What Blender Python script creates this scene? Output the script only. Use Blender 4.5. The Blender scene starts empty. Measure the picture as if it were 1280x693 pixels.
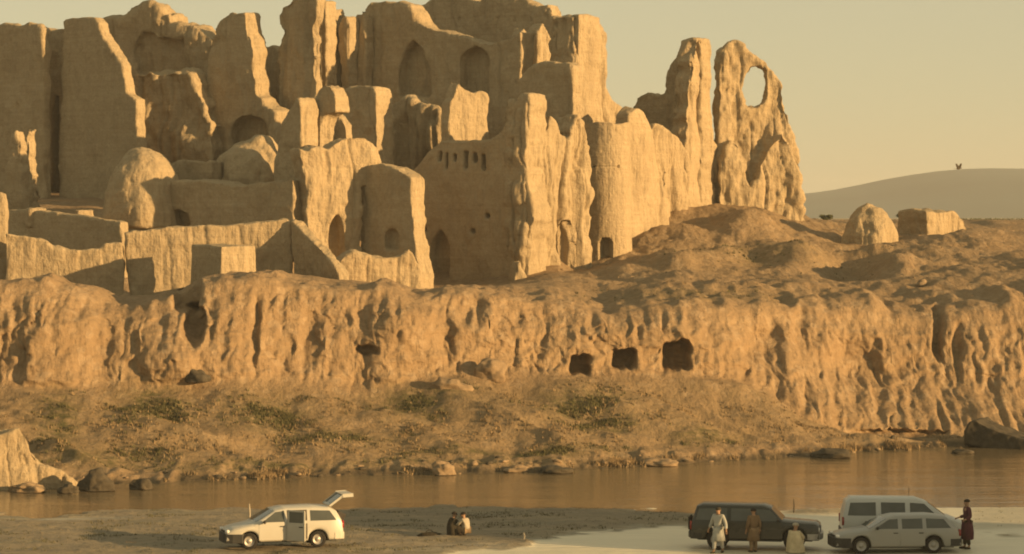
import bpy, bmesh, math, random
import numpy as np
from mathutils import Vector, Matrix
from mathutils.geometry import tessellate_polygon

random.seed(7)
np.random.seed(7)
scene = bpy.context.scene
col = scene.collection
R = math.radians

# ------------------------------------------------------------------ camera
CAM_H = 12.0
F = 3500.0            # focal length in photograph pixels (1280 wide)
CX, HY = 640.0, 272.0  # principal column, horizon row
cam_d = bpy.data.cameras.new('camera')
cam = bpy.data.objects.new('camera', cam_d)
col.objects.link(cam)
cam.location = (0, 0, CAM_H)
cam.rotation_euler = (R(90), 0, 0)
cam_d.sensor_width = 36.0
cam_d.lens = 36.0 * F / 1280.0
cam_d.shift_y = -(346.5 - HY) / 1280.0
cam_d.clip_start = 0.5
cam_d.clip_end = 20000
scene.camera = cam

# ------------------------------------------------------------------ sky and sun
SUN_EL, SUN_AZ = 10.0, 25.0      # azimuth: degrees from +X (right) towards the camera
sv = Vector((math.cos(R(SUN_EL)) * math.cos(R(SUN_AZ)), -math.cos(R(SUN_EL)) * math.sin(R(SUN_AZ)), math.sin(R(SUN_EL))))
world = bpy.data.worlds.new('World')
scene.world = world
world.use_nodes = True
wn, wl = world.node_tree.nodes, world.node_tree.links
wn.clear()
sky = wn.new('ShaderNodeTexSky')
sky.sky_type = 'NISHITA'
sky.sun_disc = False
sky.sun_elevation = R(SUN_EL)
sky.sun_rotation = R(90 + SUN_AZ)
sky.altitude = 0
sky.air_density = 0.8
sky.dust_density = 0.5
sky.ozone_density = 1.0
tint = wn.new('ShaderNodeMix')
tint.data_type = 'RGBA'
tint.blend_type = 'MULTIPLY'
tint.inputs[0].default_value = 1.0
tint.inputs[7].default_value = (1.0, 0.80, 0.60, 1)
bg = wn.new('ShaderNodeBackground')
bg.inputs['Strength'].default_value = 0.072
wo = wn.new('ShaderNodeOutputWorld')
wl.new(sky.outputs[0], tint.inputs[6])
# dust haze: the same pale beige veil over the whole sky
veil = wn.new('ShaderNodeMix')
veil.data_type = 'RGBA'
veil.inputs[0].default_value = 0.68
veil.inputs[7].default_value = (3.45, 3.02, 1.82, 1)
wl.new(tint.outputs[2], veil.inputs[6])
wl.new(veil.outputs[2], bg.inputs['Color'])
wl.new(bg.outputs[0], wo.inputs['Surface'])

sun_d = bpy.data.lights.new('sun', 'SUN')
sun_d.energy = 4.0
sun_d.angle = R(0.6)
sun_d.color = (1.0, 0.62, 0.26)
sun = bpy.data.objects.new('sun', sun_d)
col.objects.link(sun)
sun.rotation_euler = sv.to_track_quat('Z', 'Y').to_euler()
sun.location = sv * 300

scene.view_settings.view_transform = 'Standard'
scene.view_settings.look = 'None'
scene.view_settings.exposure = 1.25
scene.view_settings.gamma = 1.0
scene.view_settings.use_curve_mapping = False
scene.render.engine = 'CYCLES'
scene.cycles.max_bounces = 6
scene.cycles.diffuse_bounces = 3
scene.cycles.glossy_bounces = 3
scene.cycles.volume_bounces = 1
scene.render.filter_size = 1.9
scene.cycles.filter_width = 1.9

# ------------------------------------------------------------------ noise
def _hash(ix, iy, iz, seed):
    h = (ix.astype(np.uint32) * np.uint32(374761393) + iy.astype(np.uint32) * np.uint32(668265263)
         + iz.astype(np.uint32) * np.uint32(2147483647) + np.uint32(seed) * np.uint32(1274126177))
    h = (h ^ (h >> np.uint32(13))) * np.uint32(1274126177)
    h = h ^ (h >> np.uint32(16))
    return h.astype(np.float64) / 4294967295.0 * 2 - 1

def noise(x, y, z, seed=0):
    x, y, z = np.broadcast_arrays(np.asarray(x, float), np.asarray(y, float), np.asarray(z, float))
    x0, y0, z0 = np.floor(x), np.floor(y), np.floor(z)
    fx, fy, fz = x - x0, y - y0, z - z0
    ix, iy, iz = x0.astype(np.int64), y0.astype(np.int64), z0.astype(np.int64)
    u, v, w = [t * t * t * (t * (t * 6 - 15) + 10) for t in (fx, fy, fz)]
    r = 0
    for a in (0, 1):
        for b in (0, 1):
            for c in (0, 1):
                r = r + _hash(ix + a, iy + b, iz + c, seed) * (u if a else 1 - u) * (v if b else 1 - v) * (w if c else 1 - w)
    return r

def fbm(x, y, z, seed=0, oct=4, gain=0.5):
    r, a, f = 0, 1.0, 1.0
    for o in range(oct):
        r = r + a * noise(x * f, y * f, z * f, seed + o * 17)
        a *= gain
        f *= 2.03
    return r

def ridge(x, y, z, seed=0, oct=3):
    r, a, f = 0, 1.0, 1.0
    for o in range(oct):
        r = r + a * (1 - 2 * np.abs(noise(x * f, y * f, z * f, seed + o * 31)))
        a *= 0.5
        f *= 2.1
    return r

def sstep(a, b, x):
    t = np.clip((x - a) / (b - a), 0, 1)
    return t * t * (3 - 2 * t)

# ------------------------------------------------------------------ helpers
def at(px, py, Y):
    """the point at distance Y that the photograph shows at (px, py)"""
    return Vector(((px - CX) / F * Y, Y, CAM_H - (py - HY) * Y / F))

def tag(o, label=None, cat=None, group=None, kind=None):
    if label: o['label'] = label
    if cat:
        o['category'] = cat
        o['kind'] = kind or 'thing'
    if group: o['group'] = group
    if kind: o['kind'] = kind
    return o

def link(name, me, mat=None, parent=None, loc=None):
    o = bpy.data.objects.new(name, me)
    col.objects.link(o)
    if mat is not None and me is not None:
        me.materials.clear()
        for m in (mat if isinstance(mat, (list, tuple)) else [mat]):
            me.materials.append(m)
    if parent is not None: o.parent = parent
    if loc is not None: o.location = loc
    return o

def empty(name, loc, label, cat, group=None, rz=0.0):
    o = bpy.data.objects.new(name, None)
    o.empty_display_size = 0.3
    col.objects.link(o)
    o.location = loc
    o.rotation_euler = (0, 0, rz)
    return tag(o, label, cat, group)

def mesh_from(name, v, f, smooth=True):
    me = bpy.data.meshes.new(name)
    v = np.asarray(v, dtype=np.float32)
    if isinstance(f, np.ndarray):
        n = f.shape[1]
        me.vertices.add(len(v)); me.vertices.foreach_set('co', v.ravel())
        me.loops.add(f.size); me.loops.foreach_set('vertex_index', f.astype(np.int32).ravel())
        me.polygons.add(len(f)); me.polygons.foreach_set('loop_start', np.arange(0, f.size, n, dtype=np.int32))
        me.update(calc_edges=True)
    else:
        me.from_pydata([tuple(map(float, p)) for p in v], [], f)
        me.update()
    if smooth:
        me.polygons.foreach_set('use_smooth', np.ones(len(me.polygons), dtype=bool))
    return me

def grid_faces(nu, nv, wrap=False):
    i = np.arange(nu if wrap else nu - 1)[:, None]
    j = np.arange(nv - 1)[None, :]
    i2 = (i + 1) % nu
    return np.stack([i * nv + j, i2 * nv + j, i2 * nv + j + 1, i * nv + j + 1], -1).reshape(-1, 4)

def bm_mesh(name, bm, smooth=False):
    bmesh.ops.recalc_face_normals(bm, faces=bm.faces)
    me = bpy.data.meshes.new(name)
    bm.to_mesh(me); bm.free()
    if smooth:
        me.polygons.foreach_set('use_smooth', np.ones(len(me.polygons), dtype=bool))
    return me

def vattr(me, name, vals):
    a = me.attributes.new(name, 'FLOAT', 'POINT')
    a.data.foreach_set('value', np.asarray(vals, dtype=np.float32))

# ------------------------------------------------------------------ materials
class NT:
    def __init__(s, name):
        s.m = bpy.data.materials.new(name)
        s.m.use_nodes = True
        s.t = s.m.node_tree
        s.n, s.l = s.t.nodes, s.t.links
        s.b = s.n['Principled BSDF']
    def node(s, t, **kw):
        n = s.n.new(t)
        for k, v in kw.items(): setattr(n, k, v)
        return n
    def coord(s, scale, obj=True):
        tc = s.node('ShaderNodeNewGeometry')
        mp = s.node('ShaderNodeMapping')
        s.l.new(tc.outputs['Position'], mp.inputs[0])
        mp.inputs['Scale'].default_value = scale
        return mp.outputs[0]
    def noise(s, scale, detail=4, rough=0.55, vec=(1, 1, 1)):
        n = s.node('ShaderNodeTexNoise')
        n.inputs['Scale'].default_value = scale
        n.inputs['Detail'].default_value = detail
        n.inputs['Roughness'].default_value = rough
        s.l.new(s.coord(vec), n.inputs['Vector'])
        return n.outputs['Fac']
    def ramp(s, fac, stops):
        r = s.node('ShaderNodeValToRGB')
        e = r.color_ramp.elements
        while len(e) < len(stops): e.new(0.5)
        for i, (p, c) in enumerate(stops):
            e[i].position = p
            e[i].color = (c, c, c, 1) if not isinstance(c, (tuple, list)) else (*c, 1)
        s.l.new(fac, r.inputs[0])
        return r.outputs[0]
    def mix(s, fac, a, b, mode='MIX'):
        m = s.node('ShaderNodeMix', data_type='RGBA', blend_type=mode)
        for idx, v in ((0, fac), (6, a), (7, b)):
            if hasattr(v, 'node'): s.l.new(v, m.inputs[idx])
            elif idx == 0: m.inputs[0].default_value = v
            else: m.inputs[idx].default_value = (*v, 1)
        return m.outputs[2]
    def attr(s, name):
        return s.node('ShaderNodeAttribute', attribute_name=name).outputs['Fac']
    def bump(s, height, dist, strength=1.0, normal=None):
        b = s.node('ShaderNodeBump')
        b.inputs['Distance'].default_value = dist
        b.inputs['Strength'].default_value = strength
        s.l.new(height, b.inputs['Height'])
        if normal is not None: s.l.new(normal, b.inputs['Normal'])
        return b.outputs[0]
    def done(s, color=None, rough=0.9, normal=None, spec=0.2, metal=0.0):
        i = s.b.inputs
        if color is not None:
            if hasattr(color, 'node'): s.l.new(color, i['Base Color'])
            else: i['Base Color'].default_value = (*color, 1)
        if hasattr(rough, 'node'): s.l.new(rough, i['Roughness'])
        else: i['Roughness'].default_value = rough
        i['Specular IOR Level'].default_value = spec
        i['Metallic'].default_value = metal
        if normal is not None: s.l.new(normal, i['Normal'])
        return s.m

def mat_earth(name, c1, c2, c3, streak=0.5):
    t = NT(name)
    big = t.noise(0.35, 5)
    c = t.mix(t.ramp(big, [(0.35, 0.0), (0.68, 1.0)]), c1, c2)
    pat = t.noise(0.8, 4, 0.7, (1, 1, 0.6))
    c = t.mix(t.ramp(pat, [(0.50, 0.0), (0.60, 0.45)]), c, tuple(v * 0.78 for v in c2))
    st = t.noise(1.0, 5, 0.6, (2.2, 2.2, 0.28))
    c = t.mix(t.ramp(st, [(0.5, 0.0), (0.72, streak)]), c, c3)
    lay = t.noise(1.0, 3, 0.6, (0.15, 0.15, 4.5))
    c = t.mix(t.ramp(lay, [(0.42, 0.28), (0.6, 0.0)]), c, c3)
    fine = t.noise(5.5, 6, 0.65)
    c = t.mix(0.35, c, t.ramp(fine, [(0.25, 0.35), (0.75, 1.0)]), 'MULTIPLY')
    n1 = t.bump(st, 0.22, 0.8)
    n2 = t.bump(t.noise(3.2, 6, 0.65), 0.16, 0.8, n1)
    n3 = t.bump(lay, 0.05, 0.5, n2)
    return t.done(c, 0.95, n3, 0.1)

M = {}
M['adobe'] = mat_earth('adobe', (0.425, 0.345, 0.225), (0.38, 0.305, 0.195), (0.31, 0.24, 0.15), 0.45)
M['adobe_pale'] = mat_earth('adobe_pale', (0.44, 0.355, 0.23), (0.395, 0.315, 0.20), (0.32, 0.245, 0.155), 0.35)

def mat_terrain():
    t = NT('bank_earth')
    big = t.noise(0.22, 5)
    c = t.mix(t.ramp(big, [(0.36, 0.0), (0.66, 1.0)]), (0.345, 0.25, 0.15), (0.295, 0.212, 0.125))
    st = t.noise(1.0, 5, 0.6, (2.4, 1.2, 0.25))
    c = t.mix(t.ramp(st, [(0.5, 0.0), (0.72, 0.5)]), c, (0.20, 0.138, 0.082))
    lay = t.noise(1.0, 3, 0.6, (0.12, 0.12, 3.5))
    c = t.mix(t.ramp(lay, [(0.40, 0.3), (0.6, 0.0)]), c, (0.25, 0.175, 0.105))
    # rubble and pebbles
    vo = t.node('ShaderNodeTexVoronoi')
    vo.inputs['Scale'].default_value = 2.6
    t.l.new(t.coord((1, 1, 1)), vo.inputs['Vector'])
    sep = t.node('ShaderNodeSeparateColor')
    t.l.new(vo.outputs['Color'], sep.inputs[0])
    c = t.mix(t.ramp(sep.outputs[0], [(0.7, 0.0), (0.95, 0.25)]), c, (0.5, 0.4, 0.28))
    # dry grass on the slope, then green growth, then wet mud at the edge
    gn = t.noise(0.9, 6, 0.7)
    mul = t.node('ShaderNodeMath', operation='MULTIPLY')
    t.l.new(t.attr('dry'), mul.inputs[0]); t.l.new(t.ramp(gn, [(0.30, 0.15), (0.72, 0.75)]), mul.inputs[1])
    c = t.mix(mul.outputs[0], c, (0.215, 0.165, 0.092))
    gn2 = t.noise(1.7, 6, 0.75)
    mul2 = t.node('ShaderNodeMath', operation='MULTIPLY')
    t.l.new(t.attr('green'), mul2.inputs[0]); t.l.new(t.ramp(gn2, [(0.38, 0.0), (0.6, 1.0)]), mul2.inputs[1])
    c = t.mix(mul2.outputs[0], c, (0.10, 0.095, 0.042))
    c = t.mix(t.attr('wet'), c, (0.12, 0.095, 0.06))
    fine = t.noise(4.5, 6, 0.7)
    c = t.mix(0.34, c, t.ramp(fine, [(0.28, 0.3), (0.72, 1.0)]), 'MULTIPLY')
    n0 = t.bump(t.noise(1.0, 4, 0.6, (6.0, 3.5, 1.2)), 0.08, 0.8)
    n1 = t.bump(st, 0.16, 0.8, n0)
    n2 = t.bump(t.noise(2.2, 8, 0.72), 0.22, 0.8, n1)
    n3 = t.bump(vo.outputs['Distance'], 0.05, 0.4, n2)
    return t.done(c, 0.95, n3, 0.1)
M['terrain'] = mat_terrain()

def simple(name, c, rough=0.9, scale=3.0, var=0.35, spec=0.2, bump=0.05, metal=0.0):
    t = NT(name)
    n = t.noise(scale, 5, 0.6)
    cc = t.mix(t.ramp(n, [(0.3, 0.0), (0.7, 1.0)]), tuple(x * (1 - var) for x in c), tuple(min(1, x * (1 + var * 0.5)) for x in c))
    nn = t.bump(n, bump, 0.6) if bump else None
    return t.done(cc, rough, nn, spec, metal)
M['plain'] = simple('plain_steppe', (0.30, 0.24, 0.14), scale=0.02, bump=0)
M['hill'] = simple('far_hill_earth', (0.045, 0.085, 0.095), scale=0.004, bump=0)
M['dark_rock'] = simple('dark_rock', (0.07, 0.06, 0.043), scale=2.0, bump=0.12)
M['rock'] = simple('river_rock', (0.25, 0.185, 0.115), scale=2.0, bump=0.12)
M['bush'] = simple('bush_leaf', (0.07, 0.075, 0.035), scale=1.5, bump=0)
M['dry_grass'] = simple('dry_grass', (0.25, 0.185, 0.105), scale=0.6, bump=0)
M['green_grass'] = simple('green_grass', (0.10, 0.095, 0.045), scale=0.6, bump=0)
# ------------------------------------------------------------------ the far bank: shore, slope, cliff, plateau
def curve(tr):
    """[(px, Y, py)] -> X, Y, Z arrays of a line across the bank"""
    p = [at(a, c, b) for a, b, c in tr]
    o = sorted(range(len(p)), key=lambda i: p[i].x)
    return np.array([p[i].x for i in o]), np.array([p[i].y for i in o]), np.array([p[i].z for i in o])

SHORE = [(-200, 124, 611), (0, 124.5, 609), (100, 125.5, 607), (320, 129, 597), (550, 131.5, 591), (700, 132.5, 589), (850, 137, 578),
         (1000, 141, 570), (1150, 146, 559), (1280, 148, 555), (1500, 151, 550)]
C0 = [(-200, 147, 482), (0, 147.5, 482), (100, 147.5, 482), (200, 148, 480), (300, 148, 472), (380, 148.5, 475), (450, 148.2, 488), (520, 149, 476),
      (620, 150, 464), (720, 150.5, 470), (850, 151, 465), (920, 151.3, 476), (960, 151.5, 492), (1000, 151, 522), (1060, 150.5, 546),
      (1150, 150.8, 551), (1280, 151.8, 548), (1500, 154, 545)]
CM = [(-200, 148.3, 400), (0, 148.8, 400), (200, 149.2, 410), (320, 149.3, 395), (520, 150, 410), (720, 151.3, 415), (850, 151.8, 415),
      (950, 152.5, 430), (1060, 153.5, 470), (1150, 154, 478), (1280, 154.5, 475), (1500, 157, 470)]
C1 = [(-200, 150, 350), (0, 150, 350), (60, 150.2, 346), (120, 150.5, 370), (160, 150.8, 379), (200, 150.6, 366), (228, 150.2, 349), (320, 150.6, 338),
      (400, 151, 347), (470, 151, 352), (520, 151.4, 364), (600, 152, 361), (640, 152.4, 360), (700, 153, 370), (760, 153.5, 386), (850, 153.5, 380),
      (950, 154.2, 378), (1000, 154.6, 372), (1100, 155.5, 377), (1170, 156, 380), (1230, 156.5, 370), (1280, 157, 364), (1500, 158, 360)]
C2 = [(-300, 170, 372), (0, 170, 372), (160, 171, 384), (230, 172, 362), (320, 173, 348), (400, 179, 352), (450, 183, 356), (520, 189, 362), (600, 186, 360), (650, 182, 358), (700, 181, 354), (720, 186, 346), (760, 189.5, 330),
      (790, 191, 320), (850, 187, 324), (900, 185, 334), (1000, 185, 338), (1100, 185, 330), (1200, 185, 322), (1280, 185, 318), (1600, 188, 312)]
C3 = [(-300, 196, 268), (0, 196, 262), (350, 194, 250), (520, 195, 240), (640, 196, 262), (720, 197, 300), (790, 199, 280), (840, 204, 264), (900, 206, 256),
      (940, 206, 258), (1000, 206, 272), (1050, 208, 288), (1100, 210, 292), (1200, 212, 290), (1280, 212, 288), (1600, 215, 282)]
C4 = [(-300, 228, 215), (0, 228, 205), (400, 228, 190), (640, 228, 200), (760, 228, 245), (860, 228, 256), (950, 228, 262), (1010, 228, 271), (1100, 230, 275), (1280, 232, 276), (1600, 234, 276)]
C5 = [(-400, 300, 274), (640, 300, 274), (1280, 300, 275), (1700, 300, 275)]
def recede(c, k=8.5):
    return [(a, y - k * max(0.0, (1060 - max(a, -200)) / 1060), p) for a, y, p in c]
C0 = [(a, y - 1.0 * (a > 980), p) for a, y, p in C0]
CM = [(a, y + (2.6 if a > 1000 else 1.2 if a > 900 else 0.25), p) for a, y, p in CM]
C1 = [(a, y + (3.6 if a > 980 else 2.2 if a > 880 else 1.2), p) for a, y, p in C1]
C0, CM, C1 = recede(C0), recede(CM), recede(C1)
WAT = [(a, b - 6, (HY + (CAM_H + 1.2) * F / (b - 6))) for a, b, c in SHORE]
stack = [curve(c) for c in (WAT, SHORE, C0, CM, C1, C2, C3, C4, C5)]
nrows = [10, 100, 62, 62, 56, 60, 16, 10]
xs = np.concatenate([np.arange(-140, -60, 4.0), np.arange(-60, -31, 0.4), np.arange(-31, 33, 0.095), np.arange(33, 60, 0.4), np.arange(60, 141, 4.0)])
nx = len(xs)
cols = []
for (cx, cy, cz) in stack:
    cols.append((np.interp(xs, cx, cy), np.interp(xs, cx, cz)))
Ys, Zs, seg = [], [], []
for i, n in enumerate(nrows):
    tt = np.arange(n) / n
    if i == len(nrows) - 1: tt = np.arange(n + 1) / n
    for t in tt:
        Ys.append(cols[i][0] * (1 - t) + cols[i + 1][0] * t)
        if i == 1: tz = t ** 1.15
        else: tz = t
        Zs.append(cols[i][1] * (1 - tz) + cols[i + 1][1] * tz)
        seg.append(i + t)
TY = np.array(Ys).T            # nx, rows
TZ = np.array(Zs).T
SG = np.array(seg)[None, :] * np.ones((nx, 1))
TX = xs[:, None] * np.ones_like(TY)
# soften the polyline between the control rows
def smooth_rows(a, k):
    for _ in range(k):
        a[:, 1:-1] = 0.25 * a[:, :-2] + 0.5 * a[:, 1:-1] + 0.25 * a[:, 2:]
    return a
TY = smooth_rows(TY, 110); TZ = smooth_rows(TZ, 110)
PX = CX + F * TX / TY
PY = HY + F * (CAM_H - TZ) / TY

w_slope = sstep(1.05, 1.3, SG) * (1 - sstep(1.8, 2.05, SG))
w_cliff = sstep(1.9, 2.12, SG) * (1 - sstep(3.3, 4.1, SG))
w_top = sstep(3.95, 4.3, SG) * (1 - sstep(7.2, 7.9, SG))
# erosion of the cliff: deep scallops, vertical runnels, crumbs
xw = TX + 0.5 * noise(TX * 0.6, TZ * 0.5, 0, 3)
big = fbm(xw * 0.22, TZ * 0.12, 2.0, 11, 3)
run = ridge(xw * 0.75, TZ * 0.14, 1.0, 21, 3)
run2 = ridge(xw * 2.1 + 0.3 * TZ, TZ * 0.20, 5.0, 25, 2)
mid = fbm(TX * 0.8, TZ * 0.30, 3.0, 31, 2)
crumb = fbm(TX * 2.8, TZ * 0.9, 4.0, 41, 3)
ledge = fbm(TX * 0.12, TZ * 1.6, 9.0, 45, 3)
rightw = sstep(930, 1040, PX)
am = np.clip(0.65 + 1.3 * noise(TX * 0.33, TZ * 0.45, 0, 99), 0.05, 1.7)
fine_run = ridge(xw * 3.6 + 0.5 * noise(TX * 2, TZ * 1.5, 0, 7), TZ * 0.5, 8.0, 29, 2)
rough3 = fbm(TX * 1.2, TZ * 1.1, TY * 0.8, 36, 4)
led = 1 - np.abs(noise(TX * 0.10, TZ * 1.1 + 0.8 * noise(TX * 0.3, TZ * 0.3, 0, 46), 9.0, 45)) * 2
finec = fbm(TX * 3.2, TZ * 2.4, TY * 2.0, 38, 3)
q = fbm(TX * 0.85 + 0.25 * noise(TX * 3, TZ * 3, 0, 60), TZ * 0.42 + 0.2 * noise(TX * 2, TZ * 3, 0, 61), TY * 0.3, 62, 3)
blk = np.floor(q * 4.5) / 4.5 + 0.25 * (q - np.floor(q * 4.5) / 4.5)
crk = sstep(0.80, 0.99, 1 - 2 * np.abs(noise(xw * 1.1 + 0.35 * noise(TX * 1.5, TZ * 1.0, 0, 64), TZ * 0.16, 0, 63))) * sstep(-0.1, 0.3, noise(TX * 0.6, TZ * 0.5, 0, 65))
disp = 0.34 * big + 0.05 * finec + 0.22 * blk - 0.16 * crk + am * (0.34 - 0.2 * rightw) * (0.065 * run + 0.045 * run2 + 0.05 * fine_run) + 0.07 * rough3 + 0.06 * mid + 0.05 * crumb + (0.08 + 0.22 * rightw) * led
DY = -disp * w_cliff
DZ = 0.12 * crumb * w_cliff
# slope: gullies, hummocks, little scarps
hum = fbm(TX * 0.35, TY * 0.35, 1.0, 51, 4)
gul = ridge(TX * 0.20 + TY * 0.22, TY * 0.07, 2.0, 61, 2)
sml = fbm(TX * 1.7, TY * 1.2, 3.0, 71, 4)
DZ = DZ + w_slope * (0.24 * hum + 0.24 * gul + 0.03 * sml)
crest = np.exp(-((SG - 4.05) / 0.25) ** 2)
DZ = DZ + crest * (0.35 * fbm(TX * 0.45, 0, 0, 55, 3) + 0.12 * fbm(TX * 1.6, TY * 1.2, 0, 56, 2))
# shore lip
lip = sstep(0.9, 1.06, SG) * (1 - sstep(1.06, 1.3, SG))
DZ = DZ + lip * (0.12 + 0.16 * fbm(TX * 1.4, TY * 0.5, 0, 77, 3))
# plateau of rubble
rub = fbm(TX * 0.28, TY * 0.22, 1.0, 81, 5, 0.55)
rid = ridge(TX * 0.35, TY * 0.16, 4.0, 85, 3)
rw = 0.35 + 0.75 * sstep(690, 800, PX)
fade = 1 - sstep(6.6, 7.6, SG)
DZ = DZ + w_top * fade * rw * (0.30 * rub + 0.04 * rid + 0.045 * fbm(TX * 1.5, TY * 1.2, 2.0, 87, 3))

# single features: (px, py, half-width px, half-height px, depth into the bank)
def recess(px, py, hw, hh, d, p=4.0, soft=0.5):
    global DY
    e = (np.abs((PX - px) / hw) ** p + np.abs((PY - py) / hh) ** p) ** (1 / p)
    e = e + 0.09 * fbm(TX * 2.2, TZ * 2.2, px, 19, 2)
    DY = DY + d * (1 - sstep(1 - soft * 0.5, 1 + soft * 0.5, e)) * (SG > 1.9) * (SG < 4.3)
recess(724, 456, 13, 12, 1.5, 5, 0.3)
recess(781, 449, 14, 12, 1.5, 6, 0.3)
recess(844, 445, 18, 18, 1.7, 6, 0.3)
recess(459, 440, 13, 5, 0.8, 3, 0.5)
recess(232, 366, 17, 24, 2.2, 3, 0.5)
recess(242, 405, 14, 22, 1.9, 3, 0.5)
recess(1173, 410, 6, 38, 1.3, 4, 0.6)
recess(952, 432, 24, 22, 0.7, 2, 1.6)
recess(1065, 455, 38, 20, 0.8, 2, 1.6)
recess(1198, 432, 6, 26, 0.6, 3, 0.8)
recess(385, 425, 9, 30, 0.5, 2.5, 1.4)
recess(590, 385, 14, 16, 0.5, 2, 1.5)
recess(128, 420, 12, 60, 0.5, 2, 1.5)
recess(683, 400, 22, 34, 0.45, 2, 1.6)
recess(318, 420, 5, 40, 0.5, 2, 0.9)
recess(560, 430, 8, 30, 0.35, 2, 1.5)
recess(1000, 415, 8, 28, 0.4, 2, 1.5)
recess(1120, 545, 60, 7, 0.9, 2, 0.8)
# the buttress of the bank under the curved ruin, and bulges
def bulge(px, py, hw, hh, d):
    global DY
    e = ((PX - px) / hw) ** 2 + ((PY - py) / hh) ** 2
    DY = DY - d * np.exp(-e) * w_cliff
bulge(495, 400, 34, 90, 1.2)
bulge(60, 420, 60, 80, 0.9)
bulge(290, 420, 40, 70, 0.8)
bulge(215, 450, 34, 36, 1.6)
bulge(790, 400, 90, 30, 0.4)
def mound(px, py, hw, hh, d):
    global DZ
    e = ((PX - px) / hw) ** 2 + ((PY - py) / hh) ** 2
    DZ = DZ + d * np.exp(-e) * (SG > 4.0)
mound(935, 282, 34, 16, 0.9)
mound(905, 322, 26, 9, 1.0)
mound(1000, 325, 34, 12, 1.2)
mound(1062, 330, 40, 14, -1.8)
mound(1120, 335, 26, 12, 0.9)
mound(1215, 300, 40, 12, 0.7)
mound(855, 330, 40, 8, 0.6)
mound(700, 355, 50, 10, 0.5)
mound(1090, 316, 30, 5, 0.8)
mound(370, 330, 35, 10, 0.8)

TY2 = TY + DY
TZ2 = TZ + DZ
tv = np.stack([TX + 0.18 * noise(TX * 1.3, TZ * 1.3, TY * 0.5, 91) * w_cliff, TY2, TZ2], -1).reshape(-1, 3)
me = mesh_from('far_bank', tv, grid_faces(nx, TY.shape[1])[:, ::-1])
dry = (w_slope * 0.9 + 0.45 * w_top * sstep(640, 760, PX) * (0.5 + 0.5 * noise(TX * 0.15, TY * 0.15, 0, 5)))
green = np.zeros_like(TX)
for (px, py, hw, hh, g) in [(72, 525, 26, 34, 0.9), (190, 505, 42, 26, 0.8), (330, 512, 46, 20, 0.8), (520, 500, 60, 18, 0.75), (420, 545, 70, 9, 0.6), (715, 505, 60, 14, 0.7),
                            (760, 530, 50, 10, 0.6), (880, 545, 40, 12, 0.7), (640, 565, 140, 6, 0.7), (120, 572, 90, 14, 0.6), (330, 585, 130, 8, 0.7), (560, 580, 160, 6, 0.7), (950, 322, 90, 10, 0.35), (880, 372, 130, 6, 0.35)]:
    green = np.maximum(green, g * np.exp(-((PX - px) / hw) ** 2 - ((PY - py) / hh) ** 2))
wet = (1 - sstep(0.05, 0.32, TZ2 + 0.1 * noise(TX * 0.8, TY, 0, 3)))
vattr(me, 'dry', np.clip(dry, 0, 1).ravel())
vattr(me, 'green', np.clip(green * 1.5, 0, 1).ravel())
vattr(me, 'wet', wet.ravel())
bank = link('far_bank', me, M['terrain'])
tag(bank, kind='structure')

def ground_z(X, Y):
    """height of the far bank at (X, Y) on the slope and the plateau"""
    i = int(np.clip(np.searchsorted(xs, X), 1, nx - 1))
    yy, zz = TY2[i], TZ2[i]
    o = np.argsort(yy)
    return float(np.interp(Y, yy[o], zz[o]))
def on_bank(px, py):
    """the point of the far bank first met at (px, py)"""
    d2 = (PXd - px) ** 2 + ((PYd - py)) ** 2
    k = np.argmin(d2 + 0.02 * tv[:, 1])
    return Vector(tv[k].tolist())
PXd = CX + F * tv[:, 0] / tv[:, 1]
PYd = HY + F * (CAM_H - tv[:, 2]) / tv[:, 1]

# ------------------------------------------------------------------ plain to the horizon and far hill
g = np.array([-4600, -2500, -1200, -600, -300, -120, 0, 120, 300, 600, 1200, 2500, 4600], float)
gy = np.array([297, 340, 420, 600, 900, 1400, 2200, 3200, 4700], float)
GX, GY = np.meshgrid(g, gy, indexing='ij')
GZ = 11.35 + 0.15 * noise(GX * 0.004, GY * 0.006, 0, 2)
plain = link('plain', mesh_from('plain', np.stack([GX, GY, GZ], -1).reshape(-1, 3), grid_faces(len(g), len(gy))[:, ::-1]), M['plain'])
tag(plain, kind='structure')

hx = np.linspace(-1600, 3000, 180)
hyv = np.linspace(-1, 1, 40)
HX, HV = np.meshgrid(hx, hyv, indexing='ij')
HYc = 3000 + 520 * HV
ridge_px = np.array([-1500, 200, 700, 1005, 1060, 1110, 1150, 1190, 1230, 1290, 1500, 2200, 3600])
ridge_py = np.array([262, 258, 252, 243, 235, 224, 217, 212, 211, 212, 210, 225, 268])
top = CAM_H + (HY - np.interp(CX + F * HX / 3000, ridge_px, ridge_py)) * 3000 / F
prof = np.clip(1 - HV ** 2, 0, 1) ** 0.8
HZ = 11 + (top - 11) * prof * (1 + 0.1 * fbm(HX * 0.004, HYc * 0.006, 0, 8, 3) * (1 - prof)) - 1.0 * (1 - prof)
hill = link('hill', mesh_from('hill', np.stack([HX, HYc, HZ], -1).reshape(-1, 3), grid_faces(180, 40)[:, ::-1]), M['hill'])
tag(hill, kind='structure')

# ------------------------------------------------------------------ river bed under everything, river, near bank
bx = np.array([-4600, -1000, -200, 200, 1000, 4600], float)
by = np.array([-80, 0, 60, 140, 200, 298], float)
BX, BY = np.meshgrid(bx, by, indexing='ij')
bed = link('river_bed', mesh_from('river_bed', np.stack([BX, BY, np.where(BY > 250, 9.5, -1.3)], -1).reshape(-1, 3), grid_faces(6, 6)[:, ::-1]), M['plain'])
tag(bed, kind='structure')

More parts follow.
